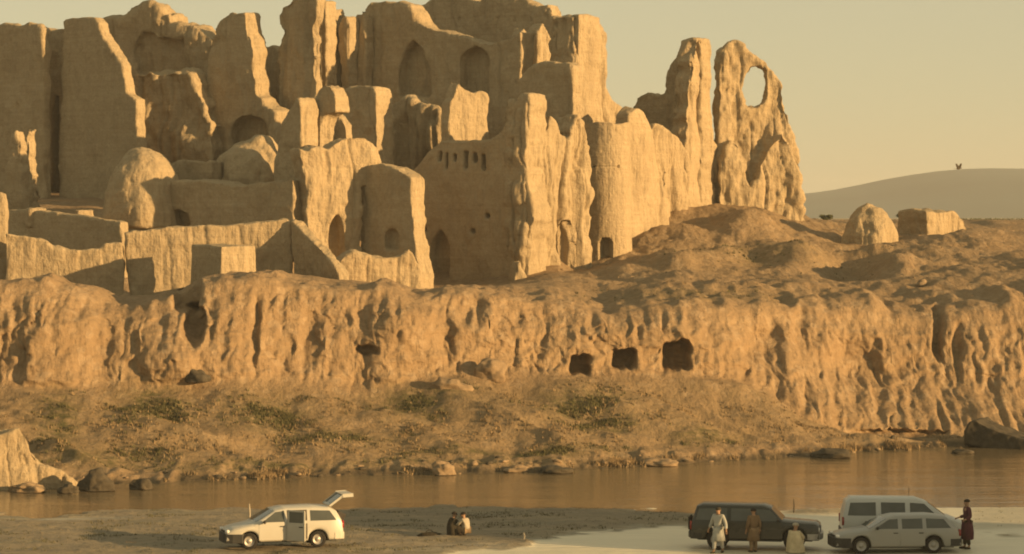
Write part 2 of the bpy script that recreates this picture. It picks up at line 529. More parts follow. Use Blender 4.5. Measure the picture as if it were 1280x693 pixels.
def mat_water():
    t = NT('river_water')
    a = t.noise(1.0, 4, 0.6, (0.55, 2.2, 1))
    b = t.noise(1.0, 3, 0.6, (0.06, 0.25, 1))
    n1 = t.bump(a, 0.055, 0.6)
    n2 = t.bump(b, 0.25, 0.4, n1)
    m = t.done((0.15, 0.118, 0.07), 0.10, n2, 0.5)
    t.b.inputs['IOR'].default_value = 1.33
    return m
M['water'] = mat_water()
wx = np.array([-300, -60, 60, 300], float); wy = np.array([70, 110, 130, 156], float)
WX, WY = np.meshgrid(wx, wy, indexing='ij')
riv = link('river', mesh_from('river', np.stack([WX, WY, 0 * WX], -1).reshape(-1, 3), grid_faces(4, 4)[:, ::-1]), M['water'])
tag(riv, kind='structure')

def mat_mud():
    t = NT('mud_flat')
    n = t.noise(0.7, 6, 0.65, (0.5, 1.3, 1))
    f = t.noise(5.0, 5, 0.7)
    mud = t.mix(t.ramp(n, [(0.35, 0.0), (0.65, 1.0)]), (0.155, 0.125, 0.075), (0.24, 0.195, 0.115))
    gr = t.noise(0.35, 5, 0.7, (0.6, 1.6, 1))
    mud = t.mix(t.ramp(gr, [(0.5, 0.0), (0.62, 0.55)]), mud, (0.12, 0.115, 0.065))
    mud = t.mix(0.4, mud, t.ramp(f, [(0.3, 0.35), (0.7, 1.0)]), 'MULTIPLY')
    silt_sheen = t.mix(t.ramp(n, [(0.3, 0.0), (0.7, 1.0)]), (0.56, 0.525, 0.40), (0.64, 0.60, 0.46))  # pale colour holds the sky's reflection in shallow water over the mud
    p = t.attr('pale')
    c = t.mix(p, mud, silt_sheen)
    c = t.mix(t.attr('rim'), c, (0.075, 0.062, 0.038))
    r = t.ramp(p, [(0.2, 0.85), (0.8, 0.48)])
    bm_ = t.mix(p, t.noise(2.2, 6, 0.7), t.noise(1.0, 3, 0.6, (0.5, 2.0, 1)))
    return t.done(c, r, t.bump(bm_, 0.22, 0.6), 1.0)
M['mud'] = mat_mud()
nxs = np.concatenate([np.arange(-120, -24, 3.0), np.arange(-24, 24, 0.11), np.arange(24, 90, 1.0), np.arange(90, 121, 3.0)])
nys = np.concatenate([np.arange(-60, 60, 6.0), np.arange(60, 92, 0.8), np.arange(92, 118.5, 0.075)])
NX, NY = np.meshgrid(nxs, nys, indexing='ij')
NPX = CX + F * NX / np.maximum(NY, 1); NPY = HY + F * CAM_H / np.maximum(NY, 1)
wob = 10 * fbm(NX * 0.35, NY * 0.5, 0, 13, 4)
def poly_mask(curve_px, curve_py, s=2.0, wscale=1.0):
    """1 where the point lies below (nearer than) the line"""
    return sstep(-s, s, NPY + 0.35 * wscale * wob - np.interp(NPX + wscale * wob, curve_px, curve_py))
land = poly_mask([-600, 0, 60, 150, 300, 420, 640, 860, 1000, 1280, 1800], [646, 643, 647, 640, 637, 636, 637, 638, 637, 634, 634])
pale = poly_mask([-600, 560, 600, 645, 700, 770, 830, 900, 1000, 1060, 1280, 1900], [720, 700, 690, 680, 668, 663, 659, 657, 652, 650, 655, 655], 3.2, 1.6)
strip = np.exp(-((NPY - 641) / 3.2) ** 2) * sstep(960, 1000, NPX) * (1 - sstep(1045, 1075, NPX))
pale = np.maximum(pale, sstep(690, 760, NPX) * (1 - sstep(637.0, 640.5, NPY + 0.15 * wob)))
pale = np.maximum(pale, sstep(880, 960, NPX) * (1 - 0.9 * np.clip(strip * 1.4, 0, 1)))
pudl = np.exp(-((NPY - 650) / 2.0) ** 2) * (1 - sstep(60, 200, NPX)) + 0.8 * np.exp(-((NPY - 686) / 4) ** 2) * sstep(430, 520, NPX) * (1 - sstep(600, 650, NPX))
pale = np.maximum(pale, np.clip(0.7 * pudl * (0.6 + 0.8 * noise(NX * 0.5, NY * 2, 0, 9)), 0, 0.7))
for (px, py, hw, hh) in [(1262, 671, 22, 3.5), (1240, 668, 12, 2), (1010, 641, 22, 3), (1150, 676, 14, 2)]:
    pale = pale * (1 - 0.8 * np.exp(-((NPX - px) / hw) ** 2 - ((NPY - py) / hh) ** 2) * (0.5 + 0.9 * noise(NX * 2, NY * 2, 0, 4)).clip(0, 1))
green_wet = sstep(1195, 1225, NPX) * sstep(630, 634, NPY) * (1 - sstep(658, 666, NPY + 0.2 * wob))
NZ = -0.35 * (1 - land) + land * (0.02 + (1 - pale) * (0.05 + 0.05 * fbm(NX * 0.8, NY * 0.8, 0, 14, 4)))
pale = pale * (1 - 0.45 * green_wet)
NZ = NZ + 10.0 * (1 - sstep(-5, 62, NY)) * (1 - 0.0 * NX)
NZ = NZ + 13.0 * sstep(1.0, 0.5, np.hypot((NX - 66) / 14, (NY - 80) / 10)) * (1 + 0.05 * noise(NX * 0.2, NY * 0.2, 0, 6))  # added rise out of view, shaped to cast shade on the parked vehicles
rim = (1 - green_wet) * np.exp(-((pale - 0.45) / 0.18) ** 2) * land * (NPX < 880) * 0.7
me = mesh_from('near_bank', np.stack([NX, NY, NZ], -1).reshape(-1, 3), grid_faces(len(nxs), len(nys))[:, ::-1])
vattr(me, 'pale', pale.ravel()); vattr(me, 'rim', rim.ravel())
nb = link('near_bank', me, M['mud'])
tag(nb, kind='structure')
def near_z(X, Y):
    i = int(np.clip(np.searchsorted(nxs, X), 0, len(nxs) - 1)); j = int(np.clip(np.searchsorted(nys, Y), 0, len(nys) - 1))
    return float(max(NZ[i, j], 0.0))

# crumbs of dried mud on the flat
def clods():
    rng = np.random.default_rng(21)
    w = (np.clip(land - pale - 0.4, 0, 1) * (NY > 98) * (np.abs(NX) < 24) * np.clip(0.3 + fbm(NX * 0.5, NY * 0.8, 0, 17, 3), 0, 1.2) ** 2).ravel()
    k = rng.choice(NX.size, 1500, p=w / w.sum())
    ph = [(1, 0, 0), (0, 1, 0), (-1, 0, 0), (0, -1, 0), (0, 0, 1)]
    v, f = [], []
    for i in k:
        s = rng.uniform(0.015, 0.06) * (2.0 if rng.random() < 0.05 else 1)
        c = np.array([NX.ravel()[i], NY.ravel()[i], NZ.ravel()[i]]); n0 = len(v); a0 = rng.uniform(0, 3)
        for (x, y, z) in ph:
            r_ = s * rng.uniform(0.7, 1.3)
            v.append(c + r_ * np.array([x * math.cos(a0) - y * math.sin(a0), x * math.sin(a0) + y * math.cos(a0), z * 0.7 - 0.02]))
        f += [(n0, n0 + 1, n0 + 4), (n0 + 1, n0 + 2, n0 + 4), (n0 + 2, n0 + 3, n0 + 4), (n0 + 3, n0, n0 + 4)]
    tag(link('mud_crumbs', mesh_from('mud_crumbs', np.array(v), np.array(f), False), M['mud']), kind='stuff')
clods()
# ------------------------------------------------------------------ ruins: walls extruded from outlines on their own ground lines, then weathered
class Plane:
    """an upright wall plane through the foot seen at px, at distance Y, turned by yaw"""
    def __init__(s, px, Y, yaw):
        if yaw < -10: yaw -= 12
        s.o = at(px, HY, Y)
        s.d = Vector((math.cos(R(yaw)), math.sin(R(yaw)), 0))
        s.n = Vector((-s.d.y, s.d.x, 0))          # away from the viewer
        if s.n.y < 0: s.n = -s.n
    def pt(s, px, py):
        k = (px - CX) / F
        Y = s.n.dot(s.o) / (s.n.x * k + s.n.y)
        return at(px, py, Y)

def rough_outline(poly, amp, rng, lock_low=None):
    out = []
    n = len(poly)
    for i in range(n):
        a, b = poly[i], poly[(i + 1) % n]
        out.append(a)
        L = math.hypot(b[0] - a[0], b[1] - a[1])
        k = int(L / 7)
        vertical_long = abs(b[0] - a[0]) < 4 and L > 60
        for j in range(1, k):
            t = j / k
            m = amp * (0.5 if vertical_long else 1.0)
            out.append((a[0] + (b[0] - a[0]) * t + rng.uniform(-m, m), a[1] + (b[1] - a[1]) * t + rng.uniform(-m, m)))
    return out

def prism(bm, plane, poly, t0, t1, holes=()):
    loops = [[plane.pt(*p) for p in poly]] + [[plane.pt(*p) for p in h] for h in holes]
    # 2-D coordinates in the plane for the tessellation
    l2 = [[Vector(((p - plane.o).dot(plane.d), p.z, 0)) for p in lp] for lp in loops]
    tris = tessellate_polygon(l2)
    flat = [p for lp in loops for p in lp]
    va = [bm.verts.new(p + plane.n * t0) for p in flat]
    vb = [bm.verts.new(p + plane.n * t1) for p in flat]
    for a, b, c in tris:
        if len({a, b, c}) < 3: continue
        try:
            bm.faces.new((va[a], va[b], va[c])); bm.faces.new((vb[c], vb[b], vb[a]))
        except ValueError: pass
    k = 0
    for lp in loops:
        n = len(lp)
        for i in range(n):
            a, b = k + i, k + (i + 1) % n
            try: bm.faces.new((va[a], va[b], vb[b], vb[a]))
            except ValueError: pass
        k += n

def wall(bm, px, Y, yaw, poly, T, niches=(), depth=0.9, holes=(), rough=2.3, seed=1):
    rng = random.Random(seed)
    pl = Plane(px, Y, yaw)
    pr = rough_outline(poly, rough, rng)
    if niches:
        prism(bm, pl, pr, 0, depth + 0.04, list(niches) + list(holes))
        prism(bm, pl, pr, depth, T, list(holes))
    else:
        prism(bm, pl, pr, 0, T, list(holes))

def lathe_solid(bm, c, prof, n=40):
    """closed solid of revolution about the upright axis at c: prof = [(radius, z)] from the bottom up"""
    rings = []
    for r, z in prof:
        rings.append([bm.verts.new((c[0] + r * math.cos(2 * math.pi * i / n), c[1] + r * math.sin(2 * math.pi * i / n), z)) for i in range(n)])
    for a, b in zip(rings, rings[1:]):
        for i in range(n):
            bm.faces.new((a[i], a[(i + 1) % n], b[(i + 1) % n], b[i]))
    bm.faces.new(list(reversed(rings[0]))); bm.faces.new(rings[-1])

def weather(name, bm, voxel=0.13, groove=0.16, lump=0.14, fine=0.05, seed=0, mat='adobe', parent=None, gs=0.8, smooth=3, zb=None):
    bmesh.ops.recalc_face_normals(bm, faces=bm.faces)
    me = bpy.data.meshes.new('work'); bm.to_mesh(me); bm.free()
    ob = bpy.data.objects.new('work', me)
    col.objects.link(ob)
    md = ob.modifiers.new('r', 'REMESH'); md.mode = 'VOXEL'; md.voxel_size = voxel; md.adaptivity = 0
    if smooth:
        ms = ob.modifiers.new('s', 'SMOOTH'); ms.factor = 0.5; ms.iterations = smooth
    dg = bpy.context.evaluated_depsgraph_get()
    dg.update()
    m2 = bpy.data.meshes.new_from_object(ob.evaluated_get(dg))
    bpy.data.objects.remove(ob); bpy.data.meshes.remove(me)
    n = len(m2.vertices)
    v = np.empty(n * 3, np.float32); m2.vertices.foreach_get('co', v); v = v.reshape(-1, 3).astype(float)
    nm = np.empty(n * 3, np.float32); m2.vertices.foreach_get('normal', nm); nm = nm.reshape(-1, 3)
    x, y, z = v.T
    up = np.clip(1 - np.abs(nm[:, 2]) * 1.1, 0, 1)
    wx, wy = x + 0.35 * noise(x * 0.7, y * 0.7, z * 0.35, seed + 3), y + 0.35 * noise(x * 0.7, y * 0.7, z * 0.35, seed + 4)
    r1 = 1 - 2 * np.abs(noise(wx * gs * 0.8, wy * gs * 0.8, z * 0.06, seed))
    r2 = 1 - 2 * np.abs(noise(wx * gs * 1.9, wy * gs * 1.9, z * 0.12, seed + 5))
    some = sstep(-0.25, 0.35, noise(x * 0.5, y * 0.5, z * 0.22, seed + 6))
    d = -groove * 1.5 * up * sstep(0.55, 1.0, r1) * some - groove * 0.8 * up * sstep(0.5, 1.0, r2) * (1 - 0.6 * some)
    d += groove * 0.7 * up * noise(wx * gs * 0.9, wy * gs * 0.9, z * 0.12, seed + 7)
    d += lump * fbm(x * 0.55, y * 0.55, z * 0.4, seed + 9, 3)
    d += fine * fbm(x * 1.9, y * 1.9, z * 1.6, seed + 13, 3)
    v = v + nm * d[:, None]
    m2.vertices.foreach_set('co', v.astype(np.float32).ravel())
    m2.polygons.foreach_set('use_smooth', np.ones(len(m2.polygons), dtype=bool))
    m2.update()
    m2.name = name
    o = link(name, m2, M[mat])
    if parent is not None:
        o.parent = parent
        o.matrix_parent_inverse = Matrix.Translation(parent.location).inverted()
    return o

def single(name, label, cat, bm, group=None, **kw):
    """a ruin that is one piece of mesh, its origin at its foot"""
    o = weather(name, bm, **kw)
    me = o.data
    n = len(me.vertices)
    v = np.empty(n * 3, np.float32); me.vertices.foreach_get('co', v); v = v.reshape(-1, 3)
    c = np.array([(v[:, 0].min() + v[:, 0].max()) / 2, (v[:, 1].min() + v[:, 1].max()) / 2, v[:, 2].min()], np.float32)
    me.vertices.foreach_set('co', (v - c).ravel()); me.update()
    o.location = c
    return tag(o, label, cat, group)

def W(*a, **k):
    bm = bmesh.new(); wall(bm, *a, **k); return bm

def slot(x0, y0, x1, y1):
    return [(x0, y1), (x0, y0), (x1, y0), (x1, y1)]
def arch(x0, x1, ytop, ybot, pointed=True):
    m, h = (x0 + x1) / 2, (ybot - ytop)
    s = min(h * 0.55, (x1 - x0) * 1.0)
    w = (x1 - x0) / 2
    if pointed:
        return [(x0, ybot), (x0, ytop + s), (x0 + 0.28 * w, ytop + 0.5 * s), (m, ytop), (x1 - 0.28 * w, ytop + 0.5 * s), (x1, ytop + s), (x1, ybot)]
    s = min(h * 0.5, w)
    return [(x0, ybot)] + [(m - w * math.cos(math.pi * i / 8), ytop + s - s * math.sin(math.pi * i / 8)) for i in range(9)] + [(x1, ybot)]

RG = 'ruined walls of the mud-brick fortress'
# --- left back
single('ruined_wall', 'broad shaded wall with a level top at the left edge of the fortress', 'ruined wall',
       W(25, 205, -24, [(-90, 38), (-40, 33), (0, 30), (45, 30), (53, 38), (56, 280), (-90, 280)], 0.8, seed=2), RG, groove=0.08, lump=0.1, seed=3)
single('ruined_wall', 'recessed shaded wall strip with a dark crack beside the tall slab wall', 'ruined wall',
       W(65, 208, -24, [(45, 37), (66, 38), (84, 34), (86, 280), (45, 280)], 1.8, niches=[[(61, 275), (63, 160), (67, 120), (73, 118), (74, 275)]], depth=1.3, seed=4), RG, groove=0.1, seed=5)
single('ruined_wall', 'tall smooth slab wall with broken right edge lit by the sun', 'ruined wall',
       W(120, 202, -26, niches=[slot(93, 34, 97, 39), slot(108, 33, 112, 38), slot(104, 232, 108, 237)], depth=0.4, poly= [(71, 280), (72, 190), (76, 120), (79, 26), (86, 23), (118, 22), (123, 28), (126, 40), (131, 50), (139, 60), (147, 72), (153, 82), (156, 100), (158, 117), (169, 124), (171, 180), (172, 280)], T=1.0, seed=6, rough=1.2), RG, groove=0.05, lump=0.08, fine=0.03, seed=7)
single('ruined_tower', 'weathered block tower with small round cap rising behind the slab wall', 'tower',
       W(200, 212, -16, [(112, 26), (150, 23), (157, 20), (162, 7), (172, 3), (190, 4), (199, 13), (207, 20), (211, 17), (213, 29), (240, 31), (254, 42), (264, 50), (275, 66), (276, 220), (112, 220)], 2.5,
         niches=[[(170, 92), (168, 60), (178, 40), (190, 38), (196, 48), (232, 46), (236, 90)]], depth=0.7, seed=8), None, groove=0.14, lump=0.3, seed=9)
single('rubble_mound', 'eroded mound of collapsed mud brick under the capped block tower', 'mound',
       W(205, 206, -14, [(162, 118), (170, 92), (205, 90), (236, 93), (250, 120), (262, 150), (268, 230), (160, 230)], 4.0, seed=10), None, groove=0.2, lump=0.45, fine=0.1, seed=11)
bm = bmesh.new()
wall(bm, 292, 205, -26, [(258, 70), (262, 48), (269, 45), (272, 30), (279, 22), (287, 17), (305, 15), (308, 38), (314, 50), (317, 65), (318, 112), (330, 130), (345, 140), (348, 230), (255, 230)], 1.75,
     niches=[arch(286, 336, 145, 190, False)], depth=1.5, seed=12)
single('ruined_wall', 'shaded wall pillar standing over a dark vault arch', 'ruined wall', bm, RG, groove=0.12, seed=13)
single('ruined_wall', 'small low stump of wall between two tall shaded pillars', 'ruined wall',
       W(335, 210, -30, [(319, 85), (322, 70), (330, 60), (340, 57), (347, 63), (349, 220), (319, 220)], 1.2, seed=14), RG, groove=0.15, seed=15)
# --- centre back: tall pillars
single('ruined_tower', 'tall shaded tower with bulging notched left side near the top centre left', 'tower',
       W(375, 204, -30, [(346, 220), (347, 55), (351, 40), (345, 30), (346, 18), (350, 9), (360, 2), (372, -5), (392, -6), (394, 12), (395, 220)], 1.0, seed=16), None, groove=0.2, lump=0.2, seed=17)
for k, (px, Y, poly, T, lab) in enumerate([
    (403, 206.0, [(398, 215), (398, 6), (402, -1), (407, 2), (409, 215)], 1.3, 'slender sunlit pillar just right of the notched tower'),
    (416, 207.5, [(412, 215), (411, 14), (415, 10), (420, 18), (421, 215)], 1.2, 'thin lower pillar in the row, second right of the notched tower'),
    (429, 206.5, [(424, 215), (424, 34), (428, 23), (433, 21), (435, 26), (436, 215)], 1.3, 'pillar with rounded lit head in the row beside the niche wall'),
    (449, 207.0, [(440, 215), (440, 28), (443, 22), (446, 16), (449, 19), (452, 12), (456, 22), (457, 32), (457, 215)], 1.2, 'wider jagged pillar next to the niche wall')]):
    single('pillar', lab, 'pillar', W(px, Y, -28, poly, T, seed=20 + k), 'row of pillars in the upper fortress', voxel=0.1, groove=0.14, lump=0.1, seed=21 + k)
single('ruined_wall', 'great hall wall with a pointed niche and an arched niche under a sloping top', 'ruined wall',
       W(560, 203, -25, [(457, 215), (457, 12), (463, 5), (475, 2), (500, 2), (510, 7), (516, 15), (522, 27), (532, 34), (560, 41), (585, 47), (600, 51), (614, 54), (628, 49), (641, 47), (647, 39), (651, 40), (652, 215)], 1.9,
         niches=[[(498, 122), (499, 82), (505, 64), (516, 50), (527, 64), (536, 84), (538, 122)], arch(575, 611, 60, 120, False)], depth=1.0, seed=26, rough=1.3),
       RG, groove=0.10, lump=0.14, seed=27)
single('ruined_wall', 'highest back wall with a row of slit openings below its broken top', 'ruined wall',
       W(610, 213, -22, [(503, 20), (515, 14), (530, 5), (545, -4), (588, -4), (594, 4), (598, 4), (604, -3), (648, -4), (660, 1), (670, 7), (678, 7), (684, 4), (690, 14), (693, 26), (694, 110), (503, 110)], 1.6,
         niches=[slot(x, 20, x + 3.4, 29) for x in range(532, 682, 10)], depth=0.6, seed=28, rough=1.0), RG, voxel=0.11, groove=0.10, seed=29)
for k, (px, Y, poly, lab) in enumerate([(660, 205, [(649, 110), (650, 45), (655, 34), (661, 45), (664, 60), (666, 110)], 'short sunlit buttress at the right end of the hall wall'),
                                        (682, 207, [(672, 110), (673, 38), (679, 30), (685, 42), (689, 70), (690, 110)], 'short sunlit buttress left of the square lit tower')]):
    single('buttress', lab, 'buttress', W(px, Y, 38, poly, 1.2, seed=30 + k), 'buttresses on the upper back wall', voxel=0.1, seed=31 + k)
# square tower, lit right side
t = empty('ruined_tower', at(720, 300, 199), 'square tower with deep grooves on its sunlit right side', 'tower')
bm = bmesh.new(); wall(bm, 722, 197.5, -30, [(691, 25), (699, 20), (712, 18), (723, 19), (723, 230), (690, 230)], 2.6, seed=33)
weather('shaded_wall', bm, groove=0.1, seed=34, parent=t)
bm = bmesh.new(); wall(bm, 722, 197.7, 52, [(719, 21), (733, 19), (745, 22), (754, 30), (757, 42), (757, 108), (764, 122), (774, 133), (783, 142), (785, 230), (719, 230)], 2.2, seed=35)
weather('lit_wall', bm, groove=0.34, lump=0.2, seed=36, parent=t, gs=1.3)
single('ruined_wall', 'dark gable-ended wall in shade left of the square lit tower', 'ruined wall',
       W(690, 192, -32, [(646, 100), (650, 94), (659, 84), (672, 79), (690, 77), (708, 79), (716, 82), (717, 220), (646, 220)], 1.0, seed=37), RG, groove=0.08, seed=38)
single('ruined_wall', 'bright sunlit wall fragment with a pointed left corner in the middle of the fortress', 'ruined wall',
       W(588, 189.5, 34, [(561, 195), (562, 140), (567, 122), (573, 103), (580, 110), (592, 117), (603, 114), (611, 117), (612, 195)], 1.0, seed=39), RG, voxel=0.1, groove=0.06, lump=0.06, seed=40)
# main front block
t = empty('ruined_palace', at(660, 352, 184), 'large front palace block with a pointed doorway in its shaded wall', 'ruin')
bm = bmesh.new()
hol = [slot(605, 266, 612, 274), slot(587, 285, 594, 293), slot(642, 267, 650, 277), slot(643, 296, 650, 304), slot(527, 283, 533, 290)]
hol += [slot(x, 188 + (i % 3) * 2, x + 5.0, 204 + (i % 2) * 9) for i, x in enumerate((547, 556, 566, 579, 590, 601))]
wall(bm, 660, 183, -28, [(510, 372), (511, 300), (512, 218), (520, 207), (530, 196), (540, 184), (550, 177), (566, 176), (612, 176), (628, 160), (638, 140), (646, 124), (652, 117), (660, 117), (663, 130), (660, 170), (655, 200), (662, 240), (668, 275), (660, 300), (662, 372)], 1.9,
     niches=[arch(538, 563, 286, 350)] + hol, depth=0.9, seed=41, rough=1.2)
weather('shaded_wall', bm, voxel=0.11, groove=0.05, lump=0.10, fine=0.04, seed=42, parent=t, smooth=3)
bm = bmesh.new()
wall(bm, 661, 183.2, 50, [(658, 120), (664, 118), (668, 122), (671, 143), (676, 158), (681, 166), (685, 160), (688, 143), (692, 147), (696, 158), (701, 170), (709, 175), (714, 172), (718, 158), (723, 146), (730, 150), (735, 190), (738, 260), (740, 350), (700, 372), (658, 372)], 1.8,
     niches=[[(704, 345), (705, 292), (708, 278), (712, 272), (716, 285), (718, 345)]], depth=1.0, seed=43)
weather('lit_wall', bm, voxel=0.11, groove=0.36, lump=0.26, fine=0.06, seed=44, parent=t, gs=1.2)
bm = bmesh.new(); wall(bm, 650, 182, 20, [(641, 385), (645, 340), (650, 326), (655, 342), (662, 385)], 1.2, seed=45)
weather('fallen_stub', bm, voxel=0.1, seed=46, parent=t)
# round tower: its own grid so the door and the beam holes are real recesses
def round_tower():
    Yc = 191.5
    c = at(758.5, 330, Yc)
    r0 = 31.0 * Yc / F
    zt, zb = at(0, 155, Yc).z, at(0, 345, Yc).z
    na, nz = 260, 170
    A, Zv = np.meshgrid(np.linspace(0, 2 * math.pi, na, endpoint=False), np.linspace(zb, zt, nz), indexing='ij')
    r = r0 * (1.02 - 0.07 * (Zv - zb) / (zt - zb))
    cxn, syn = np.cos(A), np.sin(A)
    r = r + 0.03 * fbm(cxn * 1.4, syn * 1.4, Zv * 0.4, 3, 3) + 0.015 * fbm(cxn * 5, syn * 5, Zv * 2, 5, 3)
    x0, y0 = c.x + r * cxn, Yc + r * syn
    ppx, ppy = CX + F * x0 / y0, HY + F * (CAM_H - Zv) / y0
    front = syn < 0.15
    def hole(m, d):
        nonlocal r
        r = np.where(front & m, r - d, r)
    hole((np.abs(ppx - 757) < 9 - 4 * np.clip((306 - ppy) / 9, 0, 1) ** 2 * 1.2) & (ppy > 297), 0.95)
    hole(np.hypot(ppx - 735, ppy - 190) < 2.6, 0.4)
    for hx_ in (742, 773):
        hole(np.hypot(ppx - hx_, ppy - 208.5) < 1.7, 0.3)
    hole((np.abs(ppy - 208.5) < 0.8) & (ppx > 742) & (ppx < 773), 0.05)
    # broken rim
    Zv = np.where(Zv > zt - 0.7, zt - 0.7 + (Zv - zt + 0.7) * (1 + 0.16 * noise(cxn * 2, syn * 2, 0, 6)), Zv)
    vs = np.stack([r * cxn, r * syn, Zv - zb], -1)
    inner = np.stack([(r0 - 0.6) * cxn[:, -1], (r0 - 0.6) * syn[:, -1], Zv[:, -1] - zb - 0.1], -1)
    low = np.stack([(r0 - 0.7) * cxn[:, -1], (r0 - 0.7) * syn[:, -1], Zv[:, -1] * 0 + (zt - zb) - 1.2], -1)
    cen = np.stack([0 * cxn[:, -1], 0 * cxn[:, -1], 0 * cxn[:, -1] + (zt - zb) - 1.0], -1)
    vs = np.concatenate([vs, inner[:, None], low[:, None], cen[:, None]], 1)
    o = link('round_tower', mesh_from('round_tower', vs.reshape(-1, 3), grid_faces(na, nz + 3, True)), M['adobe_pale'], loc=(c.x, Yc, zb))
    tag(o, 'round sunlit tower with a small doorway at its foot', 'tower')
round_tower()
single('ruined_wall', 'smooth sunlit curtain wall running back from the round tower', 'ruined wall',
       W(790, 195.5, 48, [(784, 160), (785, 147), (787, 142), (791, 138), (798, 133), (805, 138), (813, 156), (823, 178), (831, 202), (836, 230), (838, 262), (838, 300), (784, 320)], 1.4, seed=50), RG, groove=0.22, lump=0.12, seed=51, mat='adobe_pale', gs=0.6)
single('ruined_wall', 'low pointed sunlit wall between the curtain wall and the tall spire', 'ruined wall',
       W(838, 202, 44, [(814, 165), (820, 155), (828, 156), (838, 163), (848, 172), (855, 184), (861, 230), (864, 300), (814, 300)], 1.5, seed=52), RG, groove=0.3, lump=0.2, seed=53, mat='adobe_pale')
t = empty('ruined_spire', at(860, 262, 206), 'tall tapering spire of wall, dark on the left and sunlit on the right', 'ruin')
bm = bmesh.new(); wall(bm, 876, 205.5, -30, [(787, 150), (790, 136), (796, 122), (803, 117), (811, 115), (820, 120), (830, 119), (833, 90), (838, 80), (846, 70), (851, 58), (857, 50), (866, 47), (873, 47), (876, 60), (876, 290), (787, 290)], 1.4, seed=54)
weather('shaded_wall', bm, groove=0.08, seed=55, parent=t)
bm = bmesh.new(); wall(bm, 874, 205.4, 50, [(855, 300), (858, 190), (862, 110), (868, 70), (872, 50), (877, 48), (881, 70), (885, 110), (891, 160), (897, 200), (899, 262), (899, 300)], 1.6, seed=56)
weather('lit_wall', bm, groove=0.26, lump=0.2, seed=57, parent=t, mat='adobe_pale')
bm = bmesh.new()
hole = [(929, 131), (928, 108), (932, 94), (939, 85), (949, 82), (956, 88), (959, 104), (958, 122), (954, 131), (945, 136), (935, 136)]
wall(bm, 945, 208, 8, [(893, 300), (897, 160), (895, 130), (897, 100), (896, 80), (900, 66), (907, 57), (917, 52), (929, 57), (937, 65), (945, 71), (956, 76), (963, 86), (972, 96), (978, 106), (983, 130), (989, 158), (996, 182), (1001, 206), (1005, 245), (1008, 300)], 1.3, holes=[hole], seed=58, rough=1.6)
wall(bm, 945, 206.9, 12, [(895, 300), (899, 215), (905, 186), (914, 172), (924, 178), (931, 215), (938, 240), (950, 215), (957, 188), (966, 176), (980, 166), (988, 180), (996, 205), (1003, 248), (1006, 300)], 1.6, seed=59)
wall(bm, 905, 207.2, 15, [(896, 250), (899, 110), (902, 80), (907, 66), (911, 80), (915, 130), (918, 250)], 1.3, seed=60)
single('arch_ruin', 'isolated ruined wall with an open arched window against the sky', 'ruin', bm, None, voxel=0.12, groove=0.20, lump=0.26, fine=0.10, seed=61, gs=0.9)

# --- left front
bm = bmesh.new()
wall(bm, 18, 192, -20, [(2, 300), (5, 240), (10, 205), (14, 176), (19, 163), (24, 176), (26, 220), (27, 300)], 0.9, seed=62)
single('pillar', 'pointed sunlit wall splinter at the far left edge', 'pillar', bm, None, voxel=0.1, seed=63)
single('pillar', 'reddish half-lit wall splinter standing right of the pointed one', 'pillar',
       W(33, 195, -20, [(27, 300), (28, 210), (31, 180), (34, 160), (37, 190), (40, 230), (44, 300)], 0.9, seed=64), None, voxel=0.1, seed=65)
t = empty('roofless_house', at(80, 345, 171), 'roofless mud house with a dipped sunlit front wall at the left', 'ruin')
bm = bmesh.new(); wall(bm, 80, 180, -28, [(8, 262), (60, 265), (120, 273), (150, 277), (156, 360), (8, 360)], 0.7, seed=66, rough=0.6)
weather('back_wall', bm, voxel=0.1, groove=0.03, lump=0.07, seed=67, parent=t)
bm = bmesh.new(); wall(bm, 80, 165.6, 6, [(6, 292), (30, 295), (50, 299), (58, 303), (66, 310), (95, 313), (124, 312), (131, 305), (153, 304), (156, 330), (152, 392), (6, 380)], 0.9, seed=68, rough=0.8)
weather('front_wall', bm, voxel=0.1, groove=0.05, lump=0.1, seed=69, parent=t)
bm = bmesh.new(); wall(bm, 2, 167, 12, [(-25, 238), (-5, 238), (8, 242), (9, 370), (-25, 370)], 0.8, seed=70, rough=0.6)
weather('corner_pier', bm, voxel=0.1, groove=0.05, seed=71, parent=t)
for x in (48, 108):
    bm = bmesh.new(); wall(bm, x, 182, 25, [(x - 12, 262), (x + 10, 262), (x + 10, 285), (x - 12, 285)], 0.8, seed=72, rough=0.5)
    weather('wall_stub', bm, voxel=0.1, groove=0.02, seed=73 + x, parent=t)
t = empty('enclosure_wall', at(260, 350, 167), 'long sunlit enclosure wall on the cliff top left of centre', 'ruined wall')
bm = bmesh.new(); wall(bm, 260, 167, 8, [(154, 290), (185, 287), (220, 283), (262, 282), (300, 280), (330, 276), (355, 272), (364, 275), (365, 380), (215, 385), (168, 395), (160, 350)], 0.9, seed=74, rough=0.7)
weather('long_wall', bm, voxel=0.1, groove=0.06, lump=0.1, seed=75, parent=t)
bm = bmesh.new(); wall(bm, 366, 167.4, -42, [(364, 276), (372, 284), (386, 298), (404, 316), (418, 334), (424, 350), (424, 375), (364, 375)], 0.8, seed=76, rough=0.8)
weather('stepped_wall', bm, voxel=0.1, groove=0.05, seed=77, parent=t)
bm = bmesh.new(); wall(bm, 275, 160.5, -46, [(238, 305), (250, 306), (276, 308), (276, 375), (238, 375)], 1.7, seed=78, rough=0.4)
wall(bm, 275, 160.5, 34, [(275, 308), (300, 306), (320, 307), (322, 375), (275, 375)], 1.7, seed=79, rough=0.4)
single('mud_hut', 'small flat-topped mud hut with one dark and one lit side before the enclosure wall', 'hut', bm, None, voxel=0.09, groove=0.03, lump=0.05, fine=0.03, seed=80)
